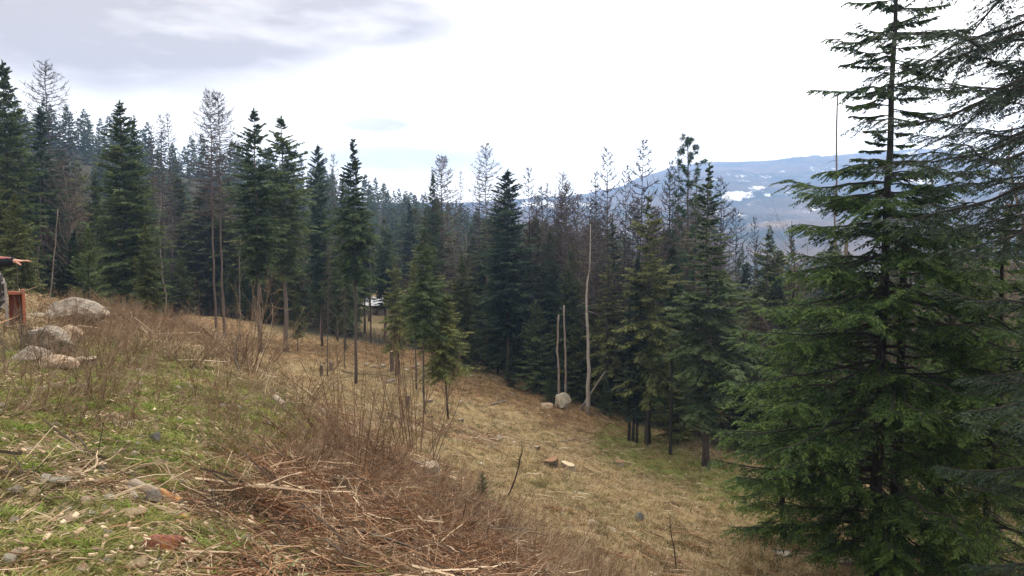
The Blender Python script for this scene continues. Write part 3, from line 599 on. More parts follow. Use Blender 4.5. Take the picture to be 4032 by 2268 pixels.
# ================================================================== NAMED TREES OF THE PHOTOGRAPH
TL = [ # kind, object name, label, px, depth, y of the top, width factor, y of the base or None, options
 ('firA','fir_tree','tall dense fir at the far left edge, its pointed crown against grey cloud',45,56,243,1.0,None,{}),
 ('larA','larch_tree','lone bare larch at the left with a broad cone of branches above a long trunk',218,66,240,1.05,None,{}),
 ('firF','fir_tree','dark narrow fir just left of the lone bare larch trunk',182,62,412,1.25,None,{}),
 ('firD','fir_tree','olive fir with long drooping boughs filling the left edge behind the pointing arm',-40,44,560,1.0,None,{}),
 ('firD','fir_tree','olive fir with bright bough tips right above the pointing hand',75,40,760,.9,None,{}),
 ('firT','sapling_fir','low yellow green young fir left of the granite boulder',165,36,1130,1.1,None,{}),
 ('firA','fir_tree','big dense fir with a pointed top standing behind the granite boulder',487,56,398,1.15,None,{}),
 ('firF','fir_tree','small narrow fir top close to the right of the big pointed fir',541,62,456,1.0,None,{}),
 ('larB','larch_tree','thin bare larch, leftmost and lowest of three together',606,78,486,.8,None,{}),
 ('larB','larch_tree','thin bare larch, middle one of three together',643,80,443,.85,None,{}),
 ('larB','larch_tree','thin bare larch, rightmost of three together',682,79,441,.9,None,{}),
 ('decB','bare_birch','pale forked bare tree in front of the three thin larches',650,68,735,.9,None,{}),
 ('larA','larch_tree','left one of the tall twin bare larches with reddish trunks',846,64,352,1.0,None,{'trunk_m':'barkr'}),
 ('larA','larch_tree','right one of the tall twin bare larches with reddish trunks',876,65,357,1.0,None,{'trunk_m':'barkr'}),
 ('firE','fir_tree','tall fir with a narrow dark crown over a long bare reddish trunk',1018,52,436,1.0,None,{}),
 ('firE','fir_tree','tall fir with bare lower trunk, right neighbour of the narrow dark crowned one',1116,58,463,1.15,None,{}),
 ('firB','fir_tree','slim blue green fir standing clear against the low cloud bank',1262,72,572,.8,None,{}),
 ('larB','larch_tree','reddish brown larch between two slim firs',1322,80,600,.9,None,{}),
 ('firI','fir_tree','tall ragged fir with crooked tip and long thin grey trunk reaching the clearing',1400,None,546,.85,1512,{}),
 ('firC','fir_tree','dark ragged fir behind the long thin grey trunk in the clearing',1352,70,700,.9,None,{}),
 ('larC','larch_tree','dense twiggy larch with a rounded purple grey crown and dark fir beside',1744,76,603,1.15,None,{}),
 ('firF','fir_tree','small dark fir top tucked against the left side of the dense twiggy larch',1698,74,676,.8,None,{}),
 ('larB','larch_tree','slender little larch between the two large larch crowns',1816,82,668,.6,None,{}),
 ('larA','larch_tree','broad bare larch with evenly curved branches at the middle of the tree line',1912,70,562,.95,None,{'trunk_m':'barkr'}),
 ('larB','larch_tree','bare larch close behind the left shoulder of the broad evenly branched one',1888,74,650,.8,None,{}),
 ('firB','fir_tree','tall dense blue green fir reaching down to the clearing left of the white poles',2003,63,672,1.25,None,{}),
 ('larD','larch_tree','thin bare larch just right of the tall blue green fir',2083,62,650,.75,None,{}),
 ('larB','larch_tree','small thin bare larch over the far snow patch, shortest of its row',2155,66,712,.7,None,{}),
 ('larA','larch_tree','bare larch with curved branches in front of the far snow patch',2217,62,676,.8,None,{}),
 ('larB','larch_tree','feathery pale larch top left of the two tallest dead spires',2340,60,668,.8,None,{}),
 ('larD','larch_tree','dark bare larch with short level branches, left one of two spires',2396,56,568,.72,None,{}),
 ('larD','larch_tree','lower dark bare larch between the two spires',2455,58,642,.6,None,{}),
 ('larD','larch_tree','tallest dark bare larch with ragged one-sided branches in the right group',2518,52,538,.8,None,{}),
 ('firG','fir_tree','olive and grey fir below the tallest ragged larch, feet in the clearing edge',2545,None,760,.95,1752,{}),
 ('larD','larch_tree','bare dark spire just left of the tufted pine',2630,54,622,.6,None,{}),
 ('larB','larch_tree','thin pale topped larch close left of the tufted pine',2661,56,566,.55,None,{}),
 ('firC','fir_tree','wide heavy fir under the tufted pine with a dark trunk at the clearing edge',2775,None,648,1.15,1838,{}),
 ('firF','fir_tree','dark ivy-like fir trunk column behind the leaning pole',2490,None,1000,1.0,1738,{'crown_m':'dark'}),
 ('larD','larch_tree','bare larch right of the wide heavy fir, its top against the blue mountain',2843,58,690,.85,None,{}),
 ('larD','larch_tree','short dead snag with few branches over the brown valley thicket',2970,70,848,.6,None,{}),
 ('firG','fir_tree','pale green fir in front of the brown thicket right of the heavy fir',3020,50,915,1.1,None,{}),
 ('firF','fir_tree','small dark spire fir peeking over the brown thicket',3125,62,880,.7,None,{}),
 ('decA','bare_tree','grey twiggy bare tree behind the left boughs of the large fir',3130,48,860,1.1,None,{}),
 ('firA','fir_tree','dark full fir rising directly behind the broad olive fir',1960,66,840,1.0,None,{}),
 ('firA','fir_tree','blue dark fir behind the two white poles',2170,62,905,.95,None,{'crown_m':'firb'}),
 ('firA','fir_tree','dense green fir left of the pale forked dead trunk',2250,60,980,.9,None,{}),
 ('firG','fir_tree','leafy grey green fir at the right of the pale forked dead trunk',2400,57,1010,1.0,None,{}),
 ('firA','fir_tree','mid green fir standing between two dark trunks at the clearing edge',2650,52,960,1.0,None,{}),
 ('firD','fir_tree','big olive fir with sweeping lower boughs right of the boulders',575,46,880,.72,None,{}),
 ('firT','sapling_fir','bushy yellow green young fir close behind the granite boulder',290,33,1125,1.0,None,{}),
 ('firS','sapling_fir','green young fir left of the big fir behind the boulder',345,40,900,.8,None,{}),
 ('firG','fir_tree','low spreading fir at the left of the reddish trunks',1165,60,1130,1.1,None,{}),
 ('firG','fir_tree','light olive fir with loose boughs behind the straight trunk of the clearing',1700,58,925,1.0,None,{'crown_m':'firl'}),
 ('firD','fir_tree','olive fir at the far clearing edge behind the broad olive fir',1815,66,1000,.8,None,{}),
 ('firE','fir_tree','fir in front of the white shed roof, left of two',1432,88,880,1.1,None,{}),
 ('firE','fir_tree','fir in front of the white shed roof, right of two',1512,92,860,1.2,None,{}),
 ('firG','fir_tree','yellow green thin fir with leafy top in the clearing',1560,None,1010,.95,1482,{'crown_m':'firl'}),
 ('firI','fir_tree','thin upright fir with straight dark trunk in the middle of the clearing',1672,None,900,.95,1640,{}),
 ('firH','fir_tree','broad olive fir with a bare black lower trunk standing in the clearing',1765,None,1160,.95,1652,{'crown_m':'firl'}),
 ('firI','fir_tree','slim ragged fir just behind the broad olive fir',1640,None,1000,.9,1535,{'crown_m':'firl'}),
 ('larE','dead_tree','leaning lichen covered dead tree with short twigs in the clearing',1290,None,900,.5,1480,{'tilt':.03}),
 ('larE','dead_tree','thin grey dead tree right of the leaning lichen covered one',1358,None,930,.45,1458,{}),
 ('larE','dead_tree','dead tree with drooping grey branches at the right end of the clearing',2790,None,1150,1.0,1850,{}),
 ('firS','sapling_fir','pointed young fir at the clearing edge left of the white poles',2113,None,1195,1.0,1555,{}),
 ('firS','sapling_fir','small low fir left of the pointed young fir',2012,None,1370,.9,1528,{}),
 ('firS','sapling_fir','low bushy fir touching the foot of the white poles',2170,None,1485,1.4,1590,{}),
 ('firT','sapling_fir','young fir directly right of the tall white pole',2280,None,1290,1.0,1585,{}),
 ('firS','sapling_fir','small fir behind the leaning pole',2385,None,1500,1.2,1640,{}),
 ('firT','sapling_fir','yellow green young fir among dark trunks at the right clearing edge',2665,None,1330,.9,1745,{}),
]
for kind, nm, lab, px, Yd, yt, wf, yb, kw in TL: tree_at(kind, nm, lab, px, Yd, yt, wf, yb, **kw)
# tufted pine: boughs ending in round needle tufts
def pine(name, H, seed):
    g = np.random.default_rng(seed); tm, path, tt = trunk_mesh(name + '_trunk', M['bark'], H, .16, .03, seed=seed, stubs=20, stub_z=(.2, .6)); mb = MB(); nb = 46
    t = np.linspace(.45, .99, nb); u = (t - .45) / .54; L = np.interp(u, [0, .3, .62, .75, .9, 1], [1.5, 1.9, 1.0, 1.3, .9, .2]) * g.uniform(.6, 1.1, nb); a = np.arange(nb) * 2.4
    s = np.linspace(0, 1, 5); b = np.stack([np.interp(t, tt, path[:, 0]), np.interp(t, tt, path[:, 1]), t * H], -1)
    P = b[:, None] + np.stack([np.cos(a)[:, None] * L[:, None] * s, np.sin(a)[:, None] * L[:, None] * s, L[:, None] * (.15 * s + .45 * s ** 2)], -1); mb.tubes(P, .03 * (1 - .6 * s), 3)
    for f in (1.0, .72, .5):
        q = P[:, 0] * (1 - f) + P[:, -1] * f + g.normal(0, .10, (nb, 3)); q[:, 2] = np.where(f < 1, q[:, 2] + .05, q[:, 2]); n_ = 42
        D = unit(g.normal(0, 1, (nb, n_, 3)) + np.array([0, 0, .5])); W = unit(np.cross(D, g.normal(0, 1, D.shape)))
        mb.leaves(np.repeat(q, n_, 0), D.reshape(-1, 3), W.reshape(-1, 3), .30 * g.uniform(.7, 1.2, nb * n_), .05, 0, .5)
    return mb.mesh(name + '_crown', M['firb']), tm
PT['pine'] = (*pine('tufted_pine', 20, 5), 20)
tree_at('pine', 'pine_tree', 'pine with round needle tufts on a tall bare top against the mountain ridge', 2716, 53, 538, .95)
# pale dead trunks and poles
def pole(name, label, px, yb, yt, r, m, seed, lean=0, bend=None, dmin=14, cat='dead tree', Yd=None, stubs=5, wob=.06, stub_l=.5, tap=.6):
    b = gp(px, yb, dmin) if Yd is None else gd(px, Yd); H = z_at(yt, b[1]) - b[2]
    tm, *_ = trunk_mesh(name, M[m], H, r, r * tap, lean, wob, 8, stubs, (.3, .9), stub_l, seed, bend=bend)
    o = tag(obj(name, tm, loc=tuple(b)), label, cat); return o
pole('dead_pole', 'shorter of the two bleached branchless poles by the white boulder', 2197, 1606, 1240, .10, 'snag', 3, bend=[(0, 0), (.4, .02), (.6, -.12), (.85, -.12), (1, -.05)])
pole('dead_pole', 'taller of the two bleached branchless poles by the white boulder', 2227, 1600, 1202, .10, 'snag', 4, bend=[(0, 0), (.5, .05), (1, 0)])
PT['forked'] = (*broadleaf('forked_dead_tree', M['twigg'], M['white'], 41, 14, .17, .62, 9, .8, (5, 4), .12, .45, .26, bend=[(0, 0), (.2, 0), (.6, -.1), (.75, .18), (1, .25)], flare=.25), 14)
tree_at('forked', 'dead_tree', 'tall silvery dead tree with a forked top standing at the forest edge', 2312, None, 850, 1.0, 1632, rz=0.0, cat='dead tree')
b = gp(2283, 1615, 14); e = np.array([(2388 - 2016) / F * (b[1] + .5), b[1] + .5, z_at(1462, b[1] + .5)])
mb = MB(); mb.tubes(np.stack([b + (e - b) * k for k in (-.06, .2, .5, .8, 1)])[None], np.array([[.085, .08, .07, .06, .05]]), 7, cap=True)
tag(obj('leaning_pole', mb.mesh('leaning_pole', M['snag'], True)), 'bare pole leaning to the right against the firs behind the white boulder', 'pole')
pole('birch_trunk', 'thin white birch trunk among dark firs left of the clearing', 1262, 1338, 930, .085, 'white', 7, lean=.035, dmin=20, wob=.1)
pole('birch_trunk', 'slim pale birch stem behind the red twigged bush', 940, None, 885, .06, 'snag', 8, Yd=64, lean=.01, wob=.14, tap=.3)
pole('birch_trunk', 'crooked pale stem rising behind the hand at the left', 152, None, 775, .05, 'larchb', 9, Yd=42, wob=.16, tap=.2, stubs=12, stub_l=.8)
pole('birch_trunk', 'white stem leaning right near the granite boulder', 165, None, 822, .045, 'snag', 10, Yd=41, lean=.13, wob=.1, tap=.35)
pole('dead_pole', 'tall thin reddish dead trunk with a few twigs left of the large fir', 3272, None, 380, .075, 'barkr', 12, Yd=44, stubs=16, wob=.15, stub_l=1.3)
for px, yb, yt, r, lab in ((1462, 1352, 900, .08, 'smooth grey trunk with flared foot on the far side of the clearing'), 
                           (2476, 1735, 1200, .09, 'dark trunk at the right clearing edge, leftmost of four'), (2508, 1742, 1250, .075, 'thin dark trunk at the right clearing edge, second of four'), (2556, 1750, 1150, .115, 'thick dark trunk at the right clearing edge, third of four'), (2640, 1790, 1350, .10, 'slim dark trunk at the right clearing edge, rightmost of four'),
                           (1330, 1345, 880, .09, 'reddish brown twiggy trunk left of the clearing gap'), (1567, 1482, 1180, .08, 'dark trunk beside the tallest pale cut stump')):
    pole('tree_trunk', lab, px, yb, yt, r, 'barkr' if 'reddish' in lab else ('barkd' if 'dark' in lab else 'bark'), int(px), dmin=14, cat='tree trunk', stubs=14, stub_l=1.1)

# ================================================================== FILLER FOREST
HTX = [-400, 0, 300, 500, 800, 1200, 1500, 1700, 2000, 2300, 2600, 2800, 3000, 4500]; HTY = [520, 520, 560, 620, 650, 690, 760, 760, 790, 830, 850, 880, 925, 935]
LMK = [(-400, 'the pointing person'), (110, 'the lone bare larch'), (300, 'the big granite boulder'), (430, 'the big pointed fir'), (600, 'the three thin larches'), (760, 'the twin bare larches'), (930, 'the pale birch stem'), (1060, 'the two reddish trunks'), (1200, 'the leaning white birch'), (1330, 'the long thin grey trunk'),
       (1450, 'the tall cut stumps'), (1600, 'the straight clearing trunk'), (1720, 'the broad olive fir'), (1860, 'the evenly branched larch'), (1960, 'the tall blue green fir'), (2090, 'the pointed young fir'), (2180, 'the white standing boulder'), (2270, 'the silvery forked dead tree'), (2370, 'the leaning pole'), (2460, 'the four dark trunks'),
       (2600, 'the tufted pine'), (2720, 'the wide heavy fir'), (2850, 'the drooping dead tree'), (2980, 'the large fir bough tips'), (3120, 'the reddish dead pole'), (3330, 'the large fir trunk'), (3560, 'the second dark trunk'), (3720, 'the grey scaly trunk'), (3880, 'the bare pinkish alder'), (4010, 'the right edge boughs')]
def fill_label(kk, px, dd, H):
    a_, lm = min(LMK, key=lambda k_: abs(k_[0] - px)); sz = ('low', 'middling', 'tall')[int(np.searchsorted([9.5, 14], H))]; dp = ('in the front rows', 'in the middle rows', 'in the back rows')[int(np.searchsorted([.22, .55], dd))]
    return '%s %s %s, %s of %s' % (sz, {'fir': 'green conifer', 'lar': 'bare brown larch', 'dec': 'leafless tree'}[kk], dp, 'left' if px < a_ else 'right', lm)
cnt = 0; tries = 0; pts = []
while cnt < 285 and tries < 9000:
    tries += 1; px = rng.uniform(-350, 4450); e = float(np.interp(px, EDGE_X, EDGE_D)); dd = rng.random() ** 1.25; Yd = e + 5.5 + dd * (62 if px < 2700 else 75); x = (px - 2016) / F * Yd
    gap = 1400 < px < 1545 and 82 < Yd < 128
    if gap and rng.random() < .45: continue
    if any((x - a) ** 2 + (Yd - b_) ** 2 < 2.3 ** 2 for a, b_ in pts): continue
    pts.append((x, Yd)); cnt += 1; b = gd(px, Yd); r_ = rng.random(); front = dd < .12
    yt = np.interp(px, HTX, HTY) + abs(rng.normal(0, 110)) + 25; H = float(np.clip(z_at(yt, Yd) - b[2], 6, 21))
    if r_ < (.62 if px < 2800 else .5): k = str(rng.choice(['firA', 'firA', 'firB', 'firC', 'firD', 'firF', 'firG', 'firD', 'firG'] if dd < .6 else ['firA', 'firB', 'firD', 'firA'])); kk = 'fir'
    elif r_ < .80: k = str(rng.choice(['larB', 'larC', 'larC', 'larE'])); kk = 'lar'
    else: k = str(rng.choice(['decA', 'decB', 'decC', 'decA'])); kk = 'dec'; H = min(H, 13)
    if gap or (1380 < px < 1560 and Yd < 84): k, kk = 'firE', 'fir'; H = min(H, 15)
    wq = rng.uniform(.95, 1.45); tree(k, {'fir': 'fir_tree', 'lar': 'larch_tree', 'dec': 'bare_tree'}[kk], ('slender ' if wq < 1.2 else 'broad ') + fill_label(kk, px, dd, H), b, H, wq, group={'fir': 'conifers in the forest behind the clearing', 'lar': 'bare larches in the forest behind the clearing', 'dec': 'bare broadleaved trees in the forest behind the clearing'}[kk])
for q in range(46):   # half bare larches screening the valley right of the middle
    px = rng.uniform(1930, 2980); e = float(np.interp(px, EDGE_X, EDGE_D)); Yd = e + rng.uniform(4, 24); b = gd(px, Yd); yt = float(np.interp(px, [1930, 2300, 2700, 2980], [800, 790, 800, 900])) + rng.normal(0, 75); k = str(rng.choice(['larB', 'larC', 'larD', 'larC', 'larE'])); H = float(np.clip(z_at(yt, Yd) - b[2], 7, 19)); wq = rng.uniform(.8, 1.2)
    tree(k, 'larch_tree', ('slender ' if wq < 1 else 'broad ') + fill_label('lar', px, (Yd - e) / 40, H), b, H, wq, group='bare larches in the forest behind the clearing')
# understorey in the forest and far wooded slopes: masses nobody could count
def merge(mesh_list, places, m, name, kind='stuff', label=''):
    mb = MB(); src = []
    for me_ in mesh_list:
        V = np.zeros(len(me_.vertices) * 3, np.float32); me_.vertices.foreach_get('co', V); q = []; t = []
        for p in me_.polygons: (q if len(p.vertices) == 4 else t).append(tuple(p.vertices))
        tp = np.zeros(len(me_.vertices), np.float32)
        if 'tip' in me_.attributes: me_.attributes['tip'].data.foreach_get('value', tp)
        src.append((V.reshape(-1, 3), np.array(q).reshape(-1, 4), np.array(t).reshape(-1, 3), tp))
    for i, (x, y, z, a, sx, sz) in places:
        V, q, t, tp = src[i]; c, s = math.cos(a), math.sin(a)
        mb.add(np.stack([(V[:, 0] * c - V[:, 1] * s) * sx + x, (V[:, 0] * s + V[:, 1] * c) * sx + y, V[:, 2] * sz + z], -1), q=q, t=t, tip=tp)
    o = obj(name, mb.mesh(name, m)); o['kind'] = kind; o['label'] = label; return o
lowf = []
for s_ in range(4):
    c_, t_ = conifer('hill_fir', 14, .05, 2.1 + .3 * (s_ % 2), 60 + s_, M['fir'], M['bark'], full if s_ % 2 else col_, 40, 3, .75, 1.2, low=True, stubs=0); lowf.append(c_)
lowd = []
for s_ in range(3):
    g = np.random.default_rng(s_); mbb = MB(); branching(mbb, g, np.array([[0, 0, 0.]]), np.array([[0, 0, 1.]]), np.array([11.]), np.array([.12]), 3, (10, 3), .5, 0, .34, .45, 3, 3, .05, .25, .2); lowd.append(mbb.mesh('hill_bare', M['twig']))
pf, pd = [], []
for i in range(2600):
    Yd = 118 + 300 * rng.random() ** .8; px = rng.uniform(-700, 2500) if i < 1900 else rng.uniform(2000, 4900); x = (px - 2016) / F * Yd
    if Yd < 150 and 1400 < px < 1545: continue
    z = float(height(np.array([x]), np.array([Yd]), False)[0]); h = rng.uniform(.62, 1.12); v = fbm(np.array([x]), np.array([Yd]), 45, 2, 9)[0]
    if rng.random() < .74 - .22 * v: pf.append((int(rng.integers(4)), (x, Yd, z - .3, rng.uniform(0, 6.28), h * rng.uniform(.8, 1.3), h)))
    else: pd.append((int(rng.integers(3)), (x, Yd, z - .3, rng.uniform(0, 6.28), h * 1.2, h * rng.uniform(.8, 1.1))))
pf = pf[:1150] + pf[1150:][::1][:450]; pd = pd[:700]
merge(lowf, pf, M['fir'], 'hillside_forest', label='far conifer forest covering the hill slopes behind the tree line')
merge(lowd, pd, M['twig'], 'hillside_bare_woods', label='far leafless woods mixed through the hillside forest')

# ================================================================== NEAR CONIFERS AT THE RIGHT
def near_fir(name, H, zprof, n_br, seed, m, bm, r0, manual=(), m1=17, m2=12, base_z=0.0, dens=None, leafw=.038, fl=.92, droop=.3, bare=0, trunk_wob=.15, wild=1.0, upfade=None, lmax=.19):
    g = np.random.default_rng(seed); tm, path, tt = trunk_mesh(name + '_trunk', bm, H, r0, .03, seed=seed, stubs=44, stub_z=(.04, .45), stub_l=1.3, sides=10, K=24, wob=trunk_wob)
    zs_, Ls_ = [p[0] for p in zprof], [p[1] for p in zprof]; dz = dens or [(0, 1), (H, 1)]
    zc = np.linspace(zs_[0], zs_[-1], 500); cdf = np.cumsum(np.interp(zc, [d[0] for d in dz], [d[1] for d in dz])); cdf /= cdf[-1]
    z = np.interp((np.arange(n_br) + g.uniform(0, 1, n_br)) / n_br, cdf, zc); L = np.interp(z, zs_, Ls_) * g.uniform(.55, 1.1, n_br); a = np.arange(n_br) * 2.39996 + g.normal(0, .5, n_br)
    u = (z - zs_[0]) / (zs_[-1] - zs_[0]); sl = .32 * u - .10 + g.normal(0, .08, n_br); cv = droop * (1.1 - .7 * u) * g.uniform(.5, 1.3, n_br)
    for (mz_, ma_, mL, msl, mcv) in manual: z = np.append(z, mz_); L = np.append(L, mL); a = np.append(a, ma_); sl = np.append(sl, msl); cv = np.append(cv, mcv)
    N = len(z); K = 9; s = np.linspace(0, 1, K); bx = np.interp(z, tt * H, path[:, 0]); by = np.interp(z, tt * H, path[:, 1])
    wv = np.cumsum(g.normal(0, .035 * wild, (N, K)), 1) * L[:, None]; wv[:, 0] = 0
    zz = z[:, None] + L[:, None] * (sl[:, None] * s - cv[:, None] * s ** 2 + cv[:, None] * .75 * s ** 3.5) + wv * .5
    ca_, sa_ = np.cos(a)[:, None], np.sin(a)[:, None]
    P = np.stack([bx[:, None] + ca_ * L[:, None] * s - sa_ * wv, by[:, None] + sa_ * L[:, None] * s + ca_ * wv, zz], -1)
    mb = MB(); wmb = MB(); wmb.tubes(P, (.010 + .009 * L[:, None]) * (1 - .8 * s), 5)
    def along(P, si):
        K_ = P.shape[1]; f = si * (K_ - 1); i0 = np.clip(f.astype(int), 0, K_ - 2); fr = (f - i0)[..., None]; bi = np.arange(len(P))[:, None]
        return P[bi, i0] * (1 - fr) + P[bi, i0 + 1] * fr, unit(P[bi, i0 + 1] - P[bi, i0])
    st = .14 + .30 * g.random((N, 1)) * np.clip(L[:, None] / 2.5, 0, 1); grid_ = np.linspace(0, 1, m1)[None]
    for side in (-1, 1):
        si = np.clip(st + (.985 - st) * grid_ + g.normal(0, .012, (N, m1)), .05, .99); B, T = along(P, si)
        S = unit(np.cross(T, [0, 0, 1.])) * side; an = g.uniform(.6, 1.05, (N, m1, 1)); D = T * np.cos(an) + S * np.sin(an); D[..., 2] -= g.uniform(.0, .42, (N, m1)); D = unit(D)
        ln = fl * (np.interp(z, upfade[0], upfade[1])[:, None] if upfade else 1.0) * (1.18 - .78 * si) * np.clip(L[:, None] / 2.2, .25, 1.25) * g.uniform(.55, 1.3, (N, m1)) * (g.random((N, m1)) > .07)
        ln = np.maximum(ln, .07); B = B.reshape(-1, 3); D = D.reshape(-1, 3); ln = ln.ravel(); n2 = len(B); q = np.linspace(0, 1, 4)
        sag = np.array([0, 0, -1.]) * (q[:, None] ** 2) * .22; P2 = B[:, None] + D[:, None] * ln[:, None, None] * q[None, :, None] + sag[None] * ln[:, None, None]
        wmb.tubes(P2[:, [0, 3]], np.array([[.006, .002]]), 3)
        tp = np.repeat(np.clip((si.ravel() - .45) * 1.3, 0, 1), m2)
        for sd2 in (-1, 1):
            s2 = np.clip(np.linspace(.04, 1, m2)[None] + g.normal(0, .03, (n2, m2)), .02, 1); B2, T2 = along(P2, s2); S2 = unit(np.cross(T2, [0, 0, 1.])) * sd2
            D2 = unit(T2 * .75 + S2 * .72 + g.normal(0, .16, B2.shape) + np.array([0, 0, -.12])); W2 = unit(np.cross(D2, unit(np.array([0, 0, 1.]) + g.normal(0, .42, B2.shape))))
            l2 = np.clip(ln[:, None] * .34 * (1.2 - .75 * s2), .05, lmax) * g.uniform(.7, 1.3, s2.shape)
            mb.leaves(B2.reshape(-1, 3), D2.reshape(-1, 3), W2.reshape(-1, 3), l2.ravel(), leafw * g.uniform(.75, 1.35, n2 * m2), tp * s2.ravel(), .45)
    if bare:
        zb = g.uniform(.6, zs_[-1] * .4, bare); ab = g.uniform(0, 6.28, bare)
        branching(wmb, g, np.stack([np.interp(zb, tt * H, path[:, 0]), np.interp(zb, tt * H, path[:, 1]), zb], -1), np.stack([np.cos(ab), np.sin(ab), np.full(bare, -.25)], -1), g.uniform(.8, 2.4, bare), np.full(bare, .016), 3, (5, 4), .5, .15, .45, .5, 5, 3, .1, .2, -.25)
    return mb.mesh(name + '_needles', m), wmb.mesh(name + '_boughs', M['barkd']), tm
def near_tree(pr, name, label, base, rz=0, k=1.0, group=None):
    o = thing(name, label, 'tree', tuple(base), rz, group, scl=(k, k, k)); obj('trunk', pr[2], o); b_ = obj('boughs', pr[1], o); obj('needles', pr[0], b_); return o
b = gd(3478, 20.0); zz0 = b[2]; PI = math.pi
zp = [(-8.6, 2.4), (-7, 3.9), (-5.4, 4.6), (-2.3, 4.1), (-.7, 3.0), (0, 2.1), (1.1, 2.0), (1.7, 1.1), (2.2, .8), (3.3, 1.25), (4.5, 1.35), (6, 1.2), (8.2, .25)]
def L_(py, ang, ln, sl, cv): return (z_at(py, 20.0) - zz0, ang, ln, sl, cv)
man = [L_(145, PI, 1.75, .05, .30), L_(20, PI + .2, 1.4, .1, .45), L_(140, .05, 2.0, .10, .10), L_(105, -.3, .9, .3, .2), L_(355, PI - .05, 2.1, .02, .22), L_(345, .1, 1.9, .02, .05), L_(370, PI + .6, 1.5, -.2, .2), L_(245, .2, 1.3, -.2, .2),
       L_(225, PI - .3, 1.25, -.1, .3), L_(430, -.3, 1.3, -.25, .1), L_(715, PI + .1, 2.75, .02, .05), L_(640, PI - .2, 1.8, -.1, .1), L_(900, PI, 2.5, -.05, .15), L_(1000, PI + .3, 2.7, -.05, .15), L_(1240, PI + .15, 3.9, .10, .20), L_(1330, PI - .2, 3.6, .05, .1), L_(1420, PI + .4, 4.0, .05, .2),
       L_(1560, PI, 4.2, .12, .22), L_(1650, PI + .25, 4.2, .08, .25), L_(1700, PI - .3, 4.0, .0, .2), L_(1850, PI + .1, 4.0, .05, .3), L_(2050, PI - .15, 3.6, -.05, .15), L_(1700, -1.4, 2.6, .15, .5), L_(1500, -.7, 3.4, .15, .4), L_(1980, -1.7, 2.6, .0, .5), L_(1150, .4, 3.2, .05, .25), L_(900, .2, 2.6, .0, .2), L_(1300, -1.2, 2.6, .1, .4)] + [L_(py_, -1.57 + da_, 2.6, -.02, .35) for py_, da_ in ((640, .5), (760, -.5), (850, .3), (960, -.2), (1060, .6), (1130, -.6), (1210, .1), (1290, .5), (1380, -.4), (1460, .2), (1540, -.1), (1620, .5), (1900, .3))]
bigfir = near_fir('large_fir', 18.3, [(a - zz0, c) for a, c in zp], 190, 3, M['neary'], M['barkd'], .19, man, dens=[(0, .8), (-6 - zz0, 1.3), (-2 - zz0, 1.6), (1.6 - zz0, 1.6), (2.3 - zz0, .9), (8.2 - zz0, .8)], bare=14, trunk_wob=.05, upfade=([1.0 - zz0, 1.9 - zz0], [1.0, .58]))
near_tree(bigfir, 'large_fir_tree', 'large near fir at the right with a sparse dark top', b)
b = gd(4370, 12.0); z2 = b[2]
def L2(z, ang, ln, sl, cv): return (z - z2, ang, ln, sl, cv)
man2 = [L2(4.6, PI + .1, 3.0, -.05, .3), L2(4.0, PI - .3, 3.4, -.15, .35), L2(3.4, PI + .05, 3.9, -.12, .15), L2(3.2, PI - .5, 3.2, -.15, .3), L2(2.7, PI + .3, 3.3, -.1, .3), L2(2.4, PI - .1, 3.9, -.16, .22), L2(1.9, PI - .35, 3.3, -.2, .25), L2(1.5, PI + .15, 3.4, -.12, .25), L2(1.0, PI - .15, 3.3, -.2, .2), L2(.4, PI + .3, 2.8, -.1, .3), L2(5.2, PI + .4, 2.6, 0, .4), L2(5.0, PI - .2, 2.9, -.1, .3)]
edgefir = near_fir('edge_fir', 15.5, [(2.0, 2.0), (6, 2.8), (9, 3.2), (12, 2.6), (15, .4)], 62, 8, M['dark'], M['barkd'], .18, man2, m1=22, m2=15, leafw=.021, lmax=.10, fl=.66, droop=.4, bare=26, trunk_wob=.1, wild=1.5)
near_tree(edgefir, 'edge_fir_tree', 'near conifer beyond the right edge, its long drooping boughs reaching in against the sky', b)
near_tree(edgefir, 'edge_fir_tree', 'second dark conifer beyond the right edge, its boughs darkening the upper right corner', gd(4440, 15.5) + [0, 0, .9], -.25, 1.05)
midfir = near_fir('mid_fir', 12.5, [(.8, 2.6), (3, 3.0), (6, 2.4), (9, 1.5), (12.2, .25)], 84, 14, M['neary'], M['barkd'], .14, (), m1=14, m2=9, bare=10, leafw=.05, fl=.85)
for px, Yd, k, rz, lab in ((3960, 19, .86, 1.0, 'leafy fir at the right edge below the drooping dark boughs'), (3760, 24, .85, 2.2, 'green fir immediately right of and behind the large near fir'), (3290, 31, .78, 4.0, 'fir behind the left boughs of the large near fir, half hidden'), (3580, 34, .95, 5.1, 'fir deep behind the trunk of the large near fir'), (4060, 30, .95, 3.1, 'fir behind the right edge boughs, mostly hidden'), (3120, 25.5, .72, .4, 'bright green fir left of the large near fir, merging with its lower boughs'), (3400, 23.5, .62, 5.6, 'bushy fir in front of the reddish trunk at the right')):
    near_tree(midfir, 'fir_tree', lab, gd(px, Yd), rz, k)
pole('tree_trunk', 'second dark trunk standing just right of the large near fir trunk', 3562, None, 1000, .17, 'barkd', 31, Yd=21.5, stubs=26, stub_l=1.6, cat='tree trunk')
pole('tree_trunk', 'grey scaly trunk leaning slightly left behind the large near fir', 3715, None, 1100, .17, 'bark', 32, Yd=25, lean=.05, stubs=16, stub_l=1.4, cat='tree trunk')
pole('tree_trunk', 'pinkish grey trunk near the right edge, half hidden by boughs', 3985, None, 800, .15, 'barkr', 33, Yd=24, lean=-.01, stubs=14, stub_l=1.4, cat='tree trunk')
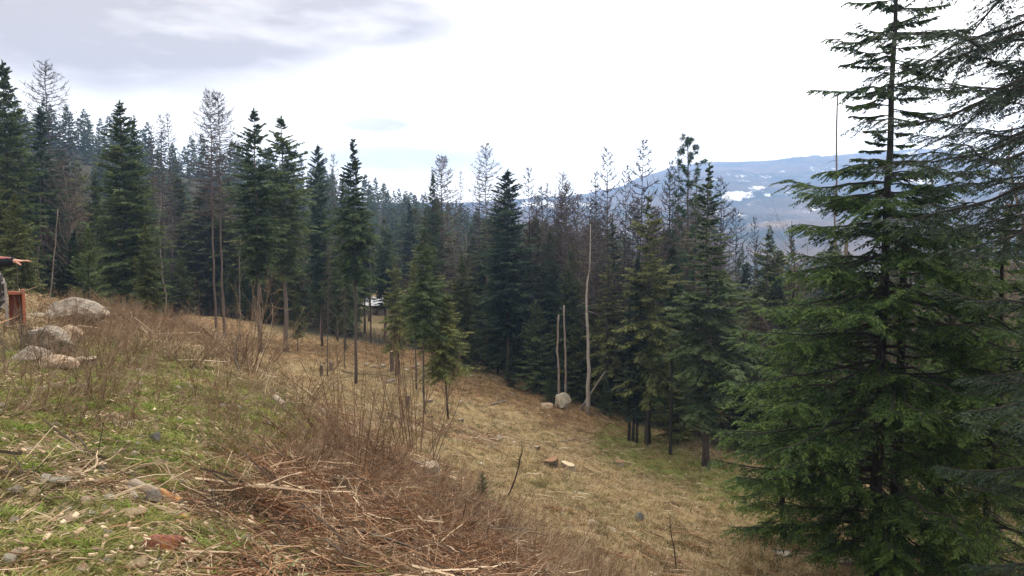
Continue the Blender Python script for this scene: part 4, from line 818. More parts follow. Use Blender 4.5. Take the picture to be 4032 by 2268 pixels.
pole('tree_trunk', 'reddish trunk with flaking bark seen between boughs left of the large near fir trunk', 3330, None, 900, .13, 'barkr', 34, Yd=33, stubs=14, stub_l=1.2, cat='tree trunk')
tree_at('decB', 'bare_alder', 'bare pinkish alder behind the right edge boughs, forked against the sky', 3930, 27, 430, 1.3, trunk_m='barkr')
tree_at('decA', 'bare_alder', 'leafless grey tree right of the large near fir against the mountain', 3700, 33, 620, 1.2)
tree_at('decC', 'bare_alder', 'reddish bare thicket tree at the right edge of the valley', 3860, 38, 900, 1.5)

# ================================================================== PERSON, TRACTOR, SHED AT THE EDGES
def skin_body(name, pts, edges, radii, m, parent=None, sub=2):
    me = bpy.data.meshes.new(name); me.from_pydata(pts, edges, []); o = obj(name, me, parent); me.materials.append(m)
    md = o.modifiers.new('skin', 'SKIN'); md.use_smooth_shade = True
    for i, r_ in enumerate(radii):
        v = me.skin_vertices[0].data[i]; v.radius = (r_, r_) if not isinstance(r_, tuple) else r_; v.use_root = i == 0
    sb = o.modifiers.new('sub', 'SUBSURF'); sb.levels = sub; sb.render_levels = sub; return o
Yp = 10.4; hx = (132 - 2016) / F * Yp; hz = z_at(1036, Yp); gzp = float(height(np.array([hx - .98]), np.array([Yp]))[0]); sh = hz + .03 - gzp
pn = thing('person', 'person in a dark fleece at the far left edge, stretching one arm out to point', 'person', (hx - .98, Yp, gzp))
s_ = sh / 1.40
bp = [(0, 0, .98 * s_), (0, 0, 1.14 * s_), (0, .0, 1.30 * s_), (0, 0, 1.44 * s_), (0, .01, 1.52 * s_), (.01, 0, 1.61 * s_), (.03, 0, 1.70 * s_),
      (.10, 0, .92 * s_), (.12, .0, .50 * s_), (.12, .02, .09 * s_), (.14, -.13, .04), (-.10, 0, .92 * s_), (-.13, 0, .50 * s_), (-.14, .02, .09 * s_), (-.16, -.13, .04),
      (.20, 0, 1.40 * s_), (.49, -.01, sh - .015), (.745, -.02, sh), (.80, -.02, sh), (.865, -.02, sh - .002), (-.20, 0, 1.38 * s_), (-.28, 0, 1.10 * s_), (-.27, -.06, .86 * s_), (-.27, -.08, .78 * s_)]
be = [(0, 1), (1, 2), (2, 3), (3, 4), (4, 5), (5, 6), (0, 7), (7, 8), (8, 9), (9, 10), (0, 11), (11, 12), (12, 13), (13, 14), (3, 15), (15, 16), (16, 17), (17, 18), (18, 19), (3, 20), (20, 21), (21, 22), (22, 23)]
br_ = [(.15, .11), (.14, .10), (.17, .12), (.12, .09), .055, .085, .09, .085, .06, .045, .04, .085, .06, .045, .04, .06, .044, .032, (.036, .018), (.040, .016), .06, .04, .028, .03]
skin_body('body', bp, be, br_, M['skin'], pn)
hb_ = (.865, -.02, sh)
for i, (dy, l_, dz) in enumerate(((-.036, .068, .014), (-.013, .078, .010), (.010, .072, .004), (.032, .056, -.004))):
    x0, y0, z0 = .845, -.02 + dy * .8, sh + .0
    skin_body('finger', [(x0, y0, z0), (x0 + .035, y0 + dy * .1, z0 + .004), (x0 + .035 + l_ * .5, y0 + dy * .3, z0 + dz * .5 - .002), (x0 + .035 + l_, y0 + dy * .35, z0 + dz - .014)], [(0, 1), (1, 2), (2, 3)], [.011, .0105, .0095, .0075], M['skin'], pn)
skin_body('thumb', [(.775, -.045, sh - .008), (.81, -.065, sh - .028), (.84, -.072, sh - .046), (.858, -.072, sh - .055)], [(0, 1), (1, 2), (2, 3)], [.016, .014, .011, .009], M['skin'], pn)
def grown(name, idx, extra, m, edges=None):
    mp = {v: i for i, v in enumerate(idx)}; ee = [(mp[a], mp[b_]) for a, b_ in be if a in mp and b_ in mp]
    return skin_body(name, [bp[i] for i in idx], ee, [tuple(x + extra for x in (br_[i] if isinstance(br_[i], tuple) else (br_[i],) * 2)) for i in idx], m, pn)
j = grown('jacket', [0, 1, 2, 3, 15, 16, 17, 20, 21, 22], .034, M['fleece'])
grown('trousers', [0, 7, 8, 9, 11, 12, 13], .022, M['denim'])
for sx in (.12, -.14):
    f_ = MB(); f_.tubes(np.array([[[sx, .06, .05], [sx, -.02, .06], [sx, -.12, .045], [sx, -.20, .035]]]), np.array([[.05, .055, .05, .03]]), 8, cap=True); obj('boot', f_.mesh('boot', M['boot'], True), pn)
def blob_mesh(name, m, r, nseg=16, fn=None, smooth_=True):
    th = np.linspace(0, math.pi, nseg // 2 + 1); ph = np.linspace(0, 2 * math.pi, nseg + 1)[:-1]; TH, PH = np.meshgrid(th, ph, indexing='ij')
    V = np.stack([np.sin(TH) * np.cos(PH) * r[0], np.sin(TH) * np.sin(PH) * r[1], np.cos(TH) * r[2]], -1)
    if fn: V = fn(V)
    i, j_ = np.meshgrid(np.arange(nseg // 2), np.arange(nseg), indexing='ij'); j2 = (j_ + 1) % nseg
    b_ = MB(); b_.add(V, q=np.stack([i * nseg + j_, (i + 1) * nseg + j_, (i + 1) * nseg + j2, i * nseg + j2], -1).reshape(-1, 4)); return b_.mesh(name, m, smooth_)
obj('hair', blob_mesh('hair', M['hair'], (.105, .115, .09)), pn, (.0, .02, 1.73 * s_))
for dy_ in (-.03, .03): obj('eye', blob_mesh('eye', M['fleece'], (.009, .012, .009), 8), pn, (.10, dy_, 1.66 * s_))
obj('nose', blob_mesh('nose', M['skin'], (.022, .014, .022), 8), pn, (.115, 0, 1.63 * s_)); obj('mouth', blob_mesh('mouth', M['rose'], (.008, .024, .006), 8), pn, (.105, 0, 1.585 * s_))
for dy_ in (-.09, .09): obj('ear', blob_mesh('ear', M['skin'], (.02, .012, .03), 8), pn, (.02, dy_, 1.64 * s_))
yk = MB(); yk.tubes(np.array([[[.16, -.045, sh + .062], [.35, -.05, sh + .050], [.55, -.05, sh + .042], [.70, -.045, sh + .036]]]), np.array([[.030, .028, .024, .014]]), 8, cap=True)
obj('sleeve_stripe', yk.mesh('sleeve_stripe', M['rose'], True), j, label='pale red strip along the top of the sleeve')
def box(mb, x0, x1, y0, y1, z0, z1, bv=0, mi=0):
    V = [(x, y, z) for x in (x0, x1) for y in (y0, y1) for z in (z0, z1)]; mb.add(V, q=[(0, 1, 3, 2), (4, 6, 7, 5), (0, 4, 5, 1), (2, 3, 7, 6), (0, 2, 6, 4), (1, 5, 7, 3)], mi=mi)
def soften(o, w_=.008): md = o.modifiers.new('bevel', 'BEVEL'); md.width = w_; md.segments = 2; md.limit_method = 'ANGLE'; return o
Yt = 13.0; X_ = lambda px: (px - 2016) / F * Yt; Z_ = lambda py: z_at(py, Yt)
tg = float(height(np.array([X_(-60)]), np.array([Yt]))[0]); tr_ = thing('tractor', 'orange red tractor mostly beyond the left edge, one lugged tyre and its orange bucket showing', 'tractor', (X_(-90), Yt, tg), .59)
x0 = X_(-90)
def lx(px): return (X_(px) - x0) / 1.19
def lz(py): return Z_(py) - tg
rw = .48
def wheel(cx, cy_, cz, rad, wd):
    w_ = obj('wheel', None, tr_, (cx, cy_, cz)); b_ = MB(); a = np.linspace(0, 2 * math.pi, 33); pr_ = [(rad * .55, -wd / 2), (rad * .8, -wd / 2 - .02), (rad * .93, -wd / 2), (rad * .96, 0), (rad * .93, wd / 2), (rad * .8, wd / 2 + .02), (rad * .55, wd / 2)]
    V = np.array([[(r_ * math.cos(t), y_, r_ * math.sin(t)) for r_, y_ in pr_] for t in a[:-1]]); n7 = 7
    q = [(i * n7 + k, i * n7 + k + 1, ((i + 1) % 32) * n7 + k + 1, ((i + 1) % 32) * n7 + k) for i in range(32) for k in range(6)]; b_.add(V, q=q)
    for i in range(18):
        for sd_ in (-1, 1):
            t0 = i / 18 * 6.283 + (0 if sd_ > 0 else .17); c, s2 = math.cos(t0), math.sin(t0); c2, s3 = math.cos(t0 + .16), math.sin(t0 + .16)
            pth = np.array([[[rad * .90 * c, sd_ * wd * .54, rad * .90 * s2], [rad * .97 * c, sd_ * wd * .38, rad * .97 * s2], [rad * .985 * c2, sd_ * .01, rad * .985 * s3]]]); b_.tubes(pth, .026, 4, cap=True, mi=1)
    obj('tyre', b_.mesh('tyre', [M['rubber'], M['dust']]), w_)
    r2 = MB(); r2.tubes(np.array([[[0, -wd * .3, 0], [0, -wd * .1, 0], [0, wd * .1, 0], [0, wd * .3, 0]]]), np.array([[rad * .56, rad * .50, rad * .50, rad * .56]]), 20, cap=True); obj('rim', r2.mesh('rim', M['paint']), w_)
cxw = lx(14) - rw; wheel(cxw, .1, lz(1135) - .0, rw, .26); wheel(cxw, 1.35, rw, rw, .26); wheel(cxw - 1.5, .2, .33, .33, .2); wheel(cxw - 1.5, 1.25, .33, .33, .2)
h_ = MB(); box(h_, cxw - 2.0, cxw - .7, .4, 1.05, .55, 1.05); box(h_, cxw - .7, cxw + .1, .25, 1.2, .45, .62); obj_h = soften(obj('hood', h_.mesh('hood', M['paint']), tr_), .03)
h_ = MB(); box(h_, cxw - .35, cxw + .05, .5, .95, .66, .76); box(h_, cxw + .06, cxw + .14, .5, .95, .72, 1.15); soften(obj('seat', h_.mesh('seat', M['rubber']), tr_), .03)
h_ = MB(); box(h_, lx(9), lx(20), -.06, .02, lz(1262), lz(1120)); box(h_, lx(8), lx(21), -.07, .03, lz(1280) - .1, lz(1263)); soften(obj('lift_arm', h_.mesh('lift_arm', M['steel']), tr_, label='dusty grey steel upright beside the tyre'))
h_ = MB(); box(h_, lx(24), lx(88), .12, .16, .05, lz(1166) - .003); o = obj('bucket', h_.mesh('bucket', M['paintd']), tr_, label='dark red inner plate of the bucket'); 
for a_, (u0, u1, v0, v1, w0, w1) in (('top_bar', (lx(22), lx(79), .03, .118, lz(1167), lz(1153))), ('side_post', (lx(77.5) + .003, lx(91), .02, .115, 0.0, lz(1146)))):
    h_ = MB(); box(h_, u0, u1, v0, v1, w0, w1); soften(obj(a_, h_.mesh(a_, M['paint']), o))
for px in (66, 84):
    h_ = MB(); h_.tubes(np.array([[[lx(px), -.012, lz(1157)], [lx(px), .04, lz(1157)]]]), .016, 8, cap=True); obj('bolt', h_.mesh('bolt', M['steel']), o)
# shed behind the trunks
b = gd(1478, 121); sh_ = thing('shed', 'low shed with a white roof glimpsed between trunks behind the clearing', 'shed', tuple(b), .12)
h_ = MB(); box(h_, -1.55, 1.45, -1.0, 1.2, -.3, 1.65); obj('wall', h_.mesh('wall', M['boards']), sh_)
h_ = MB(); h_.add([(-1.9, -1.5, 1.55), (1.8, -1.5, 1.55), (1.8, .2, 2.75), (-1.9, .2, 2.75), (-1.9, 1.7, 1.6), (1.8, 1.7, 1.6), (-1.9, -1.5, 1.47), (1.8, -1.5, 1.47), (1.8, .2, 2.67), (-1.9, .2, 2.67), (-1.9, 1.7, 1.52), (1.8, 1.7, 1.52)],
  q=[(0, 1, 2, 3), (3, 2, 5, 4), (6, 9, 8, 7), (9, 10, 11, 8), (0, 6, 7, 1), (4, 5, 11, 10), (1, 7, 8, 2), (2, 8, 11, 5), (0, 3, 9, 6), (3, 4, 10, 9)]); obj('roof', h_.mesh('roof', M['roof']), sh_)
h_ = MB(); box(h_, -.4, .4, -1.04, -1.003, -.1, 1.4); obj('door', h_.mesh('door', M['darkw']), sh_)

# ================================================================== ROCKS
import bmesh
def rock_mesh(name, m, seed, flat=1.0, rough=.18, sub=3, planes=12, smooth_=False):
    g = np.random.default_rng(seed); bm = bmesh.new(); bmesh.ops.create_icosphere(bm, subdivisions=sub, radius=1)
    pn_ = unit(g.normal(0, 1, (planes, 3))); pd_ = g.uniform(.5, .85, planes)
    V = np.array([v.co[:] for v in bm.verts])
    for a, d_ in zip(pn_, pd_):
        k = V @ a; V = V - np.maximum(k - d_, 0)[:, None] * a * .98
    ph = g.uniform(0, 6, (6, 3)); nz = sum(np.sin(V @ (g.normal(0, 1, 3) * (2.2 * 1.6 ** i)) + ph[i, 0]) / 1.6 ** i for i in range(6)); V = V * (1 + rough * .3 * nz[:, None]); V[:, 2] *= flat
    for v, c in zip(bm.verts, V): v.co = c
    me = bpy.data.meshes.new(name); bm.to_mesh(me); bm.free(); me.materials.append(m)
    me.polygons.foreach_set('use_smooth', [smooth_] * len(me.polygons)); return me
def rock(label, px, py, wpx, hpx, m, seed, dmin=.5, deep=1.0, rz=None, name='stone', rough=.18, flat=1.0, sub=3, sink=.3, cat=None, tilt=0, sm=False):
    b = gp(px, py, dmin); d = math.hypot(*b); W = wpx * d / F / 2; Hh = hpx * d / F / (2 - sink); g = np.random.default_rng(seed)
    o = tag(obj(name, rock_mesh(name, M[m], seed, 1, rough, sub, smooth_=sm), loc=(b[0], b[1] + W * deep * .4, b[2] + Hh * (1 - sink) * .9), rot=(0, tilt, 0)), label, cat or ('boulder' if name == 'boulder' else 'stone'))
    o.scale = (W * 1.15, W * deep * 1.05, Hh * 1.15); return o
rock('big granite boulder at the left with a low sloping back', 265, 1292, 215, 92, 'granite', 5, deep=.7, name='boulder', sub=4, sink=.35, dmin=6, rough=.3)
rock('pale split granite block leaning on the right end of the big boulder', 350, 1300, 108, 96, 'granite', 8, deep=.8, name='boulder', sub=4, tilt=.5, sink=.15, dmin=6)
rock('grey rounded boulder with red twigs over it below the big granite boulder', 190, 1392, 165, 92, 'granite', 12, deep=.8, name='boulder', sub=4, sink=.3, dmin=4, rough=.3)
rock('peach tinted smaller boulder against the right side of the rounded grey one', 275, 1350, 90, 58, 'peach', 13, deep=.8, name='boulder', dmin=4, sub=4)
rock('flat dull brown rock at the far left of the boulder group', 100, 1425, 125, 52, 'granite', 14, name='boulder', dmin=4)
rock('pale peach slab of stone lying left of the low dark stump', 235, 1452, 165, 46, 'peach', 15, deep=.6, name='boulder', tilt=.16, dmin=4)
rock('row of white broken stone behind the shrub left of the big boulder', 128, 1258, 75, 20, 'pale', 16, dmin=6)
rock('standing white boulder with a sloped right side at the foot of the poles', 2214, 1612, 62, 62, 'pale', 67, dmin=14, name='boulder', deep=.8, tilt=.3, rough=.12, sink=.12, sub=4)
rock('low peach stones heaped left of the standing white boulder', 2158, 1606, 50, 24, 'peach', 18, dmin=14)
RL = [  # label, px, py, w, h, material
 ('tan smooth stone in the left foreground grass beside a thin weed stem',441,1665,64,38,'tanst'),('blue grey stone in the middle of the left foreground slope',608,1745,46,42,'grey'),('small brown stone left of the blue grey stone',568,1660,26,22,'tanst'),('little white oval stone right of the tan smooth stone',637,1645,22,13,'pale'),
 ('flat pinkish stone just left of the blue grey stone',530,1752,56,20,'peach'),('yellowish white wedge stone at the left, above the dead grass mat',228,1915,62,36,'pale'),('pale grey stone in the brown litter left of centre foreground',402,1860,40,26,'grey'),('long red orange stone lying at the bottom of the picture',640,2188,132,66,'red'),
 ('dark red flat stone left of the long red orange one',483,2150,64,26,'red'),('small orange block stone in the lower left corner grass',146,2140,44,32,'orange'),('tan wedge stone left below the red stones',375,2190,56,32,'tanst'),('round buff pebble stone in the brown litter at lower left',518,2013,44,28,'tanst'),
 ('curved pale stone at the left of the split wood pieces',490,2052,115,30,'tanst'),('grey green flat stone in the lower left grass',198,1985,40,26,'grey'),('weathered rounded grey stone in front of the split wood pieces',592,1992,62,50,'granite'),('brown flat stone at the bottom edge under the red stones',745,2252,90,26,'tanst'),
 ('pale cracked stone in the lower left corner',58,2205,66,34,'peach'),('white bone-like stone at the lower left edge',30,2240,38,50,'pale'),('pale ochre stone at the bottom edge left of the centre',530,2250,110,30,'tanst'),('white chipped stone left of the dark weed mound',712,1915,26,24,'pale'),
 ('small yellow stone on the slope above the dark weed mound',893,1782,24,15,'orange'),('rusty angular stone on the brushy slope',1058,1832,34,34,'peach'),('dull tan stone right of the rusty angular one',1105,1830,36,24,'peach'),('small tan stone on the slope under the green tuft',1190,1908,30,24,'tanst'),
 ('blue grey flat stone near the crest of the slope',1070,1548,32,20,'grey'),('pale flat stone on the left part of the slope crest',860,1610,42,18,'pale'),('grey flat stone beside the sawn log on the crest',1032,1540,40,15,'grey'),('round pale stone below the long stick on the slope',1045,1675,34,18,'pale'),
 ('upright cream stone on the far clearing right of the brush',1968,1738,29,26,'pale'),('cream stone right of the upright cream one in the clearing',2023,1749,21,13,'pale'),('small flat white stone, third in the clearing row',2078,1760,18,8,'pale'),('flat white stone near the thin grey trunk in the clearing',1815,1585,20,10,'pale'),
 ('dark green grey stone half sunk in the lower clearing grass',2518,2056,36,34,'grey'),('white orange mottled stone in the lower clearing grass',2330,2075,44,24,'peach'),('pale stone at the lower clearing, left of the mottled one',2227,2068,28,14,'pale'),('long pale flat stone right below the mottled one',2415,2092,44,10,'pale'),
 ('cream stone in the grass near the rust cut stump',1900,1835,26,12,'pale'),('pale stone beside the dark weathered stump',1725,1822,30,14,'tanst'),('small orange stone in the clearing debris row',1787,1720,16,12,'orange'),('white stone on the slope edge above the little fir',1820,1890,26,14,'pale'),
 ('bright white stone seen under the lowest boughs of the large near fir',3085,2200,60,26,'pale'),('pale rounded boulder under the boughs right of the large near fir',3780,2130,115,40,'peach'),('grey boulder beside the foot of the large near fir',3330,2235,95,44,'granite'),('pale flat stone at the right side under the boughs',3840,2160,70,26,'peach'),
 ('white stone at the left end of the stone row in the far clearing',1440,1440,22,11,'pale'),('tan stone in the stone row in the far clearing',1462,1448,22,13,'peach'),('larger tan stone in the middle of the far stone row',1482,1450,24,14,'peach'),('low pale stone at the right of the far stone row',1508,1447,26,12,'pale'),
 ('grey white stone, right part of the far stone row by the cut stumps',1600,1461,24,12,'pale'),('tan stone at the right end of the far stone row',1628,1452,24,14,'peach'),('stone by the dark trunk at the end of the far row',1645,1440,18,12,'pale'),('pale stone at the top of the brown clearing under firs',1855,1485,20,8,'pale')]
for i, (lab, px, py, w_, h_p, m_) in enumerate(RL): rock(lab, px, py, w_, h_p, m_, 100 + i, dmin=.5 if (px < 1250 and py > 1500) or py > 2100 and px < 1500 else 14 if px > 1300 else 9, deep=.9, tilt=float(rng.uniform(-.2, .2)), sink=.12, sub=3)

# ================================================================== LOGS, STICKS, STUMPS
def log(label, x1, y1, x2, y2, rpx, m, seed, dmin=.5, name='stick', lift=0.0, cutm='cutg', wob=.02, dmin2=None, kn=0):
    a = gp(x1, y1, dmin); b_ = gp(x2, y2, dmin2 or dmin); r_ = rpx / 2 * math.hypot(*a) / F; g = np.random.default_rng(seed); K = 8; s = np.linspace(0, 1, K)[:, None]; L = np.linalg.norm(b_ - a)
    c = (a + b_) / 2; P = a + (b_ - a) * s - c; P[:, 2] += r_ * .75 + lift * s[:, 0]; P[1:-1] += g.normal(0, wob * L * .3, (K - 2, 3)) * [1, 1, .25]
    P[:, 2] = np.maximum(P[:, 2], height(P[:, 0] + c[0], P[:, 1] + c[1]) - c[2] + r_ * .5)
    mb = MB(); mb.tubes(P[None], (r_ * (1 - .25 * s[:, 0]) * g.uniform(.88, 1.1, K))[None], 8)
    if kn:
        q = g.integers(1, K - 1, kn); D = unit(g.normal(0, 1, (kn, 3)) + np.array([0, 0, .8])); s2 = np.linspace(0, 1, 3)[None, :, None]; mb.tubes(P[q][:, None] + D[:, None] * s2 * r_ * 5, np.array([[.35, .25, .1]]) * r_, 4)
    big = rpx >= 14; o = tag(obj(name, mb.mesh(name, M[m], True), loc=tuple(c)), label, 'log' if name == 'log' else 'stick')
    for k, ei, di in ((0, 0, 1), (1, K - 1, K - 2)):
        t_ = unit(P[ei] - P[di]); cm = MB(); cm.tubes(np.stack([P[ei] - t_ * r_ * .06, P[ei] + t_ * r_ * .06])[None], np.array([[r_ * .97 * (1 - .25 * k)] * 2]), 8, cap=True); obj('cut_end', cm.mesh('cut_end', M[cutm]), o)
    return o
LG = [('short sawn log with bleached side lying on the slope crest',1085,1580,1120,1612,30,'wood','log',.5),('long pale stick lying across the slope crest at centre left',940,1650,1065,1690,8,'snag','stick',.5),('thin straight pale stick lying level above the long pale one',950,1636,1080,1640,5,'snag','stick',.5),
 ('long grey stick running down the grass of the left slope',592,1586,740,1658,12,'wood','stick',.5),('lighter continuation stick at the lower end of the long grey one',735,1655,830,1690,8,'snag','stick',.5),('pale stick right of the long grey one near the slope top',740,1588,815,1605,8,'wood','stick',.5),('pale stick high on the green slope',705,1550,800,1545,8,'wood','stick',.5),
 ('orange brown split branch pointing down right in the foreground',712,2042,770,2068,22,'orangew','log',.5),('large weathered split log slab in the left foreground',520,1925,620,1962,44,'wood','log',.5),('orange toned split slab right of the weathered slab',630,1950,712,1990,32,'orangew','log',.5),('bleached curled root piece left above the weathered slab',505,1925,540,1975,22,'snag','log',.5),
 ('thin dark stick crossing the litter at lower left',310,1978,435,2038,8,'darkw','stick',.5),('pale stick at the left edge above the yellowish stone',20,1858,90,1895,14,'snag','stick',.5),('long low branch with bark at the left edge',0,1835,140,1870,12,'darkw','stick',.5),('small bleached stick below the blue grey stone',515,1665,525,1700,10,'snag','stick',.5),
 ('reddish stick standing askew right of the tan stone',635,1715,655,1655,10,'barkr','stick',.5),('stout crosswise branch right of the blue grey stone',700,1765,800,1715,9,'darkw','stick',.5),('pale stick at mid slope right of the green tuft',580,1785,640,1808,10,'orangew','stick',.5),
 ('long curved bleached branch on the brushy slope',1060,1990,1215,1870,11,'snag','stick',.5),('grey pole branch leaning in the brushy slope',1160,1852,1260,1755,9,'snag','stick',.5),('straight pale stick in the brown tangle',1400,2008,1530,2012,7,'snag','stick',.5),('long bent branch crossing the brown tangle',1180,2040,1620,1945,7,'wood','stick',.5),
 ('bleached short stick left above the brown tangle',1235,1888,1330,1900,8,'snag','stick',.5),('long level stick at the bottom of the brown tangle',1550,2222,1760,2224,6,'wood','stick',.5),('pale log edge at the bottom beside the pale green rosette plant',900,2170,1060,2250,22,'snag','log',.5),
 ('long pale log running down right from behind the red shoots',1530,1760,1612,1830,13,'snag','log',9),('second pale log parallel below the first behind the red shoots',1480,1790,1548,1822,11,'snag','log',9),('pale log on the slope edge right of the weathered stump',1730,1880,1790,1908,18,'wood','log',9),('short white split wood piece near the little fir',1832,1920,1845,1900,16,'wood','log',9),
 ('long pale log running along the lower slope edge',1775,2000,1905,2060,16,'wood','log',9),('pale log below, along the slope edge toward the bottom',1925,2075,1985,2120,16,'snag','log',9),('thin pale log right of the slope edge, pointing to the stones',1960,2040,2130,2130,8,'snag','stick',9),('reddish log at the bottom of the slope edge',2050,2170,2160,2225,18,'barkr','log',9),
 ('grey broken root log at the bottom of the slope edge',2030,2130,2060,2200,22,'darkw','log',9),
 ('long brown log lying in the far clearing left of the cut stumps',1345,1465,1440,1478,7,'darkw','log',14),('brown log following it to the right in the far clearing',1430,1472,1530,1482,6,'darkw','log',14),('thin brown log across the clearing right of centre',1680,1513,1850,1540,5,'darkw','log',14),('dark thin pole lying on the orange grass',1820,1548,1940,1566,3,'darkw','stick',14),
 ('white dead log with a broken end on the orange grass',1935,1595,1995,1580,8,'snag','log',14),('pale timber piece at the top edge of the orange grass',2003,1545,2040,1560,6,'snag','log',14),('pale log in the debris row of the middle clearing',1458,1625,1510,1640,11,'snag','log',14),('second log in the debris row of the middle clearing',1530,1630,1590,1655,13,'wood','log',14),
 ('dark log at the right of the debris row',1590,1655,1660,1680,13,'darkw','log',14),('long pale plank on the lower far clearing',2200,1740,2285,1730,6,'snag','log',14),('short white plank in the clearing centre',1858,1762,1890,1762,7,'snag','log',14),('bleached log left of the cream stones',1910,1752,1958,1764,9,'snag','log',14),
 ('pale stick lying in the lower clearing grass',2440,2062,2460,2045,7,'snag','stick',14),('short white stake in the lower clearing grass',2528,2098,2532,2080,8,'snag','stick',14),('white birch branch piece beside the trunk bases at left',1300,1520,1345,1534,8,'white','log',14),('grey rootwood piece between the cut stumps and firs',1520,1510,1556,1500,14,'snag','log',14),
 ('thick bleached log under the lowest boughs of the large near fir',3050,2190,3110,2185,26,'snag','log',14),('grey log under the boughs right of the large near fir',3560,2250,3700,2225,20,'wood','log',14),('pale fallen pole under the boughs at the right',3900,2110,4020,2170,9,'snag','stick',14)]
for i, (lab, a_, b_, c_, d_, r_, m_, nm, dm) in enumerate(LG): log(lab, a_, b_, c_, d_, r_, m_, 300 + i, dm, nm, kn=2 if r_ < 14 else 0)
# white curved stem and leaning twigs standing in the bushes
def stump(label, px, yb, yt, wpx, m, cm, seed, dmin=14, name='stump', slope=0.0, flare=.25, cat='stump', tilt=0.0):
    b = gp(px, yb, dmin); d = math.hypot(*b); r_ = wpx / 2 * d / F; H = (yb - yt) * d / F; g = np.random.default_rng(seed); o = thing(name, label, cat, tuple(b), 0, rot=(0, tilt, 0)); n_ = 18
    a = np.arange(n_) / n_ * 6.283; rid = 1 + .10 * np.sin(a * 3 + seed) + g.normal(0, .05, n_); K = 6; rows = []
    for k in range(K):
        t = k / (K - 1); rows.append(np.stack([np.cos(a) * r_ * rid * (1 + flare * math.exp(-t * 4)), np.sin(a) * r_ * rid * (1 + flare * math.exp(-t * 4)), -.15 + (H + .15) * t + np.cos(a) * slope * r_ * t + g.normal(0, .01, n_) * (k == K - 1)], -1))
    q = [(k * n_ + i, k * n_ + (i + 1) % n_, (k + 1) * n_ + (i + 1) % n_, (k + 1) * n_ + i) for k in range(K - 1) for i in range(n_)]
    mb = MB(); mb.add(np.array(rows), q=q); obj('bark', mb.mesh('stump_bark', M[m]), o)
    top = rows[-1] + [0, 0, .004]; mid = top.mean(0); V = np.vstack([top, top * .55 + mid * .45 + [0, 0, .012], mid[None] + [0, 0, .0]]); t3 = [(n_ + i, n_ + (i + 1) % n_, 2 * n_) for i in range(n_)]; q3 = [(i, (i + 1) % n_, n_ + (i + 1) % n_, n_ + i) for i in range(n_)]
    c_ = MB(); c_.add(V, q=q3, t=t3); obj('cut_face', c_.mesh('cut_face', M[cm]), o); return o
SL = [('low dark stump in the grass right of the peach slab',344,1450,1416,66,'darkw','cutg',4,0),('large weathered grey stump at the edge of the brushy slope',1692,1885,1832,78,'snag','cutg',9,0),('low stump with a rust red cut top in the clearing',2171,1838,1808,52,'darkw','cutr',14,.25),('stump with pale cut top just right of the rust topped one',2238,1852,1826,50,'wood','cut',14,-.3),
 ('tall cut stump with bright yellow top in the far clearing',1543,1462,1384,16,'barkr','cut',14,0),('cut stump with yellow top beside the dark trunk in the far clearing',1566,1482,1417,16,'bark','cut',14,0),('knee high dark stump left of the leaning dead tree',1266,1480,1439,12,'darkw','cutg',14,0),('short brown stump just right of the leaning dead tree',1304,1458,1426,12,'barkr','cutg',14,0),
 ('tall weathered stump left of the straight dark trunk',1606,1612,1558,17,'barkr','cutg',14,0),('low stump right of the tall weathered one',1646,1602,1594,24,'wood','cutg',14,0),('low brown stump at the foot of the straight dark trunk',1690,1586,1574,24,'barkr','cutg',14,0),('dark low stump right of the cream stones',2115,1775,1758,22,'darkw','cutg',14,.2),
 ('small low stump in the straw right of the pale topped stump',2438,1832,1816,34,'wood','cutr',14,0),('dark little stump left of the cream stones',2150,1750,1740,18,'darkw','cutg',14,0),('dark broken stump with roots right of the broad olive fir',1815,1665,1650,22,'darkw','cutg',14,.3),('low stump in front of the straight dark trunk of the clearing',1690,1650,1636,34,'darkw','cutr',14,0)]
for i, (lab, px, yb, yt, w_, m_, c_, dm, sp) in enumerate(SL): stump(lab, px, yb, yt, w_, m_, c_, 500 + i, dm, slope=sp)

# ================================================================== SHRUBS
SP = {}
SP['dense'] = bush('dense_shrub', M['redtwig'], 1, 2.2, 26, 1.5, .010, (6, 4), .6, .2, 3, .10, .45, .25)
SP['fan'] = bush('fan_shrub', M['redtwig'], 2, 1.3, 24, 2.0, .008, (5, 3), .9, .15, 3, .08, .5, .2)
SP['shoots'] = bush('shoot_shrub', M['redtwig'], 3, 2.3, 20, 1.0, .011, (5, 3), .55, .35, 3, .06, .42, .45)
SP['spread'] = bush('spreading_shrub', M['tantwig'], 4, 1.5, 16, 1.8, .013, (6, 5), .9, .15, 3, .16, .5, .12)
SP['low'] = bush('low_shrub', M['redtwig'], 5, .8, 22, 1.8, .006, (5, 3), .9, .15, 3, .14, .5, .15)
SP['bare'] = bush('bare_shrub', M['twigg'], 6, 1.6, 7, 1.4, .013, (5, 4), .7, .3, 3, .12, .5, .06)
SH_ = {'dense': 2.2, 'fan': 1.3, 'shoots': 2.3, 'spread': 1.5, 'low': .8, 'bare': 1.6}
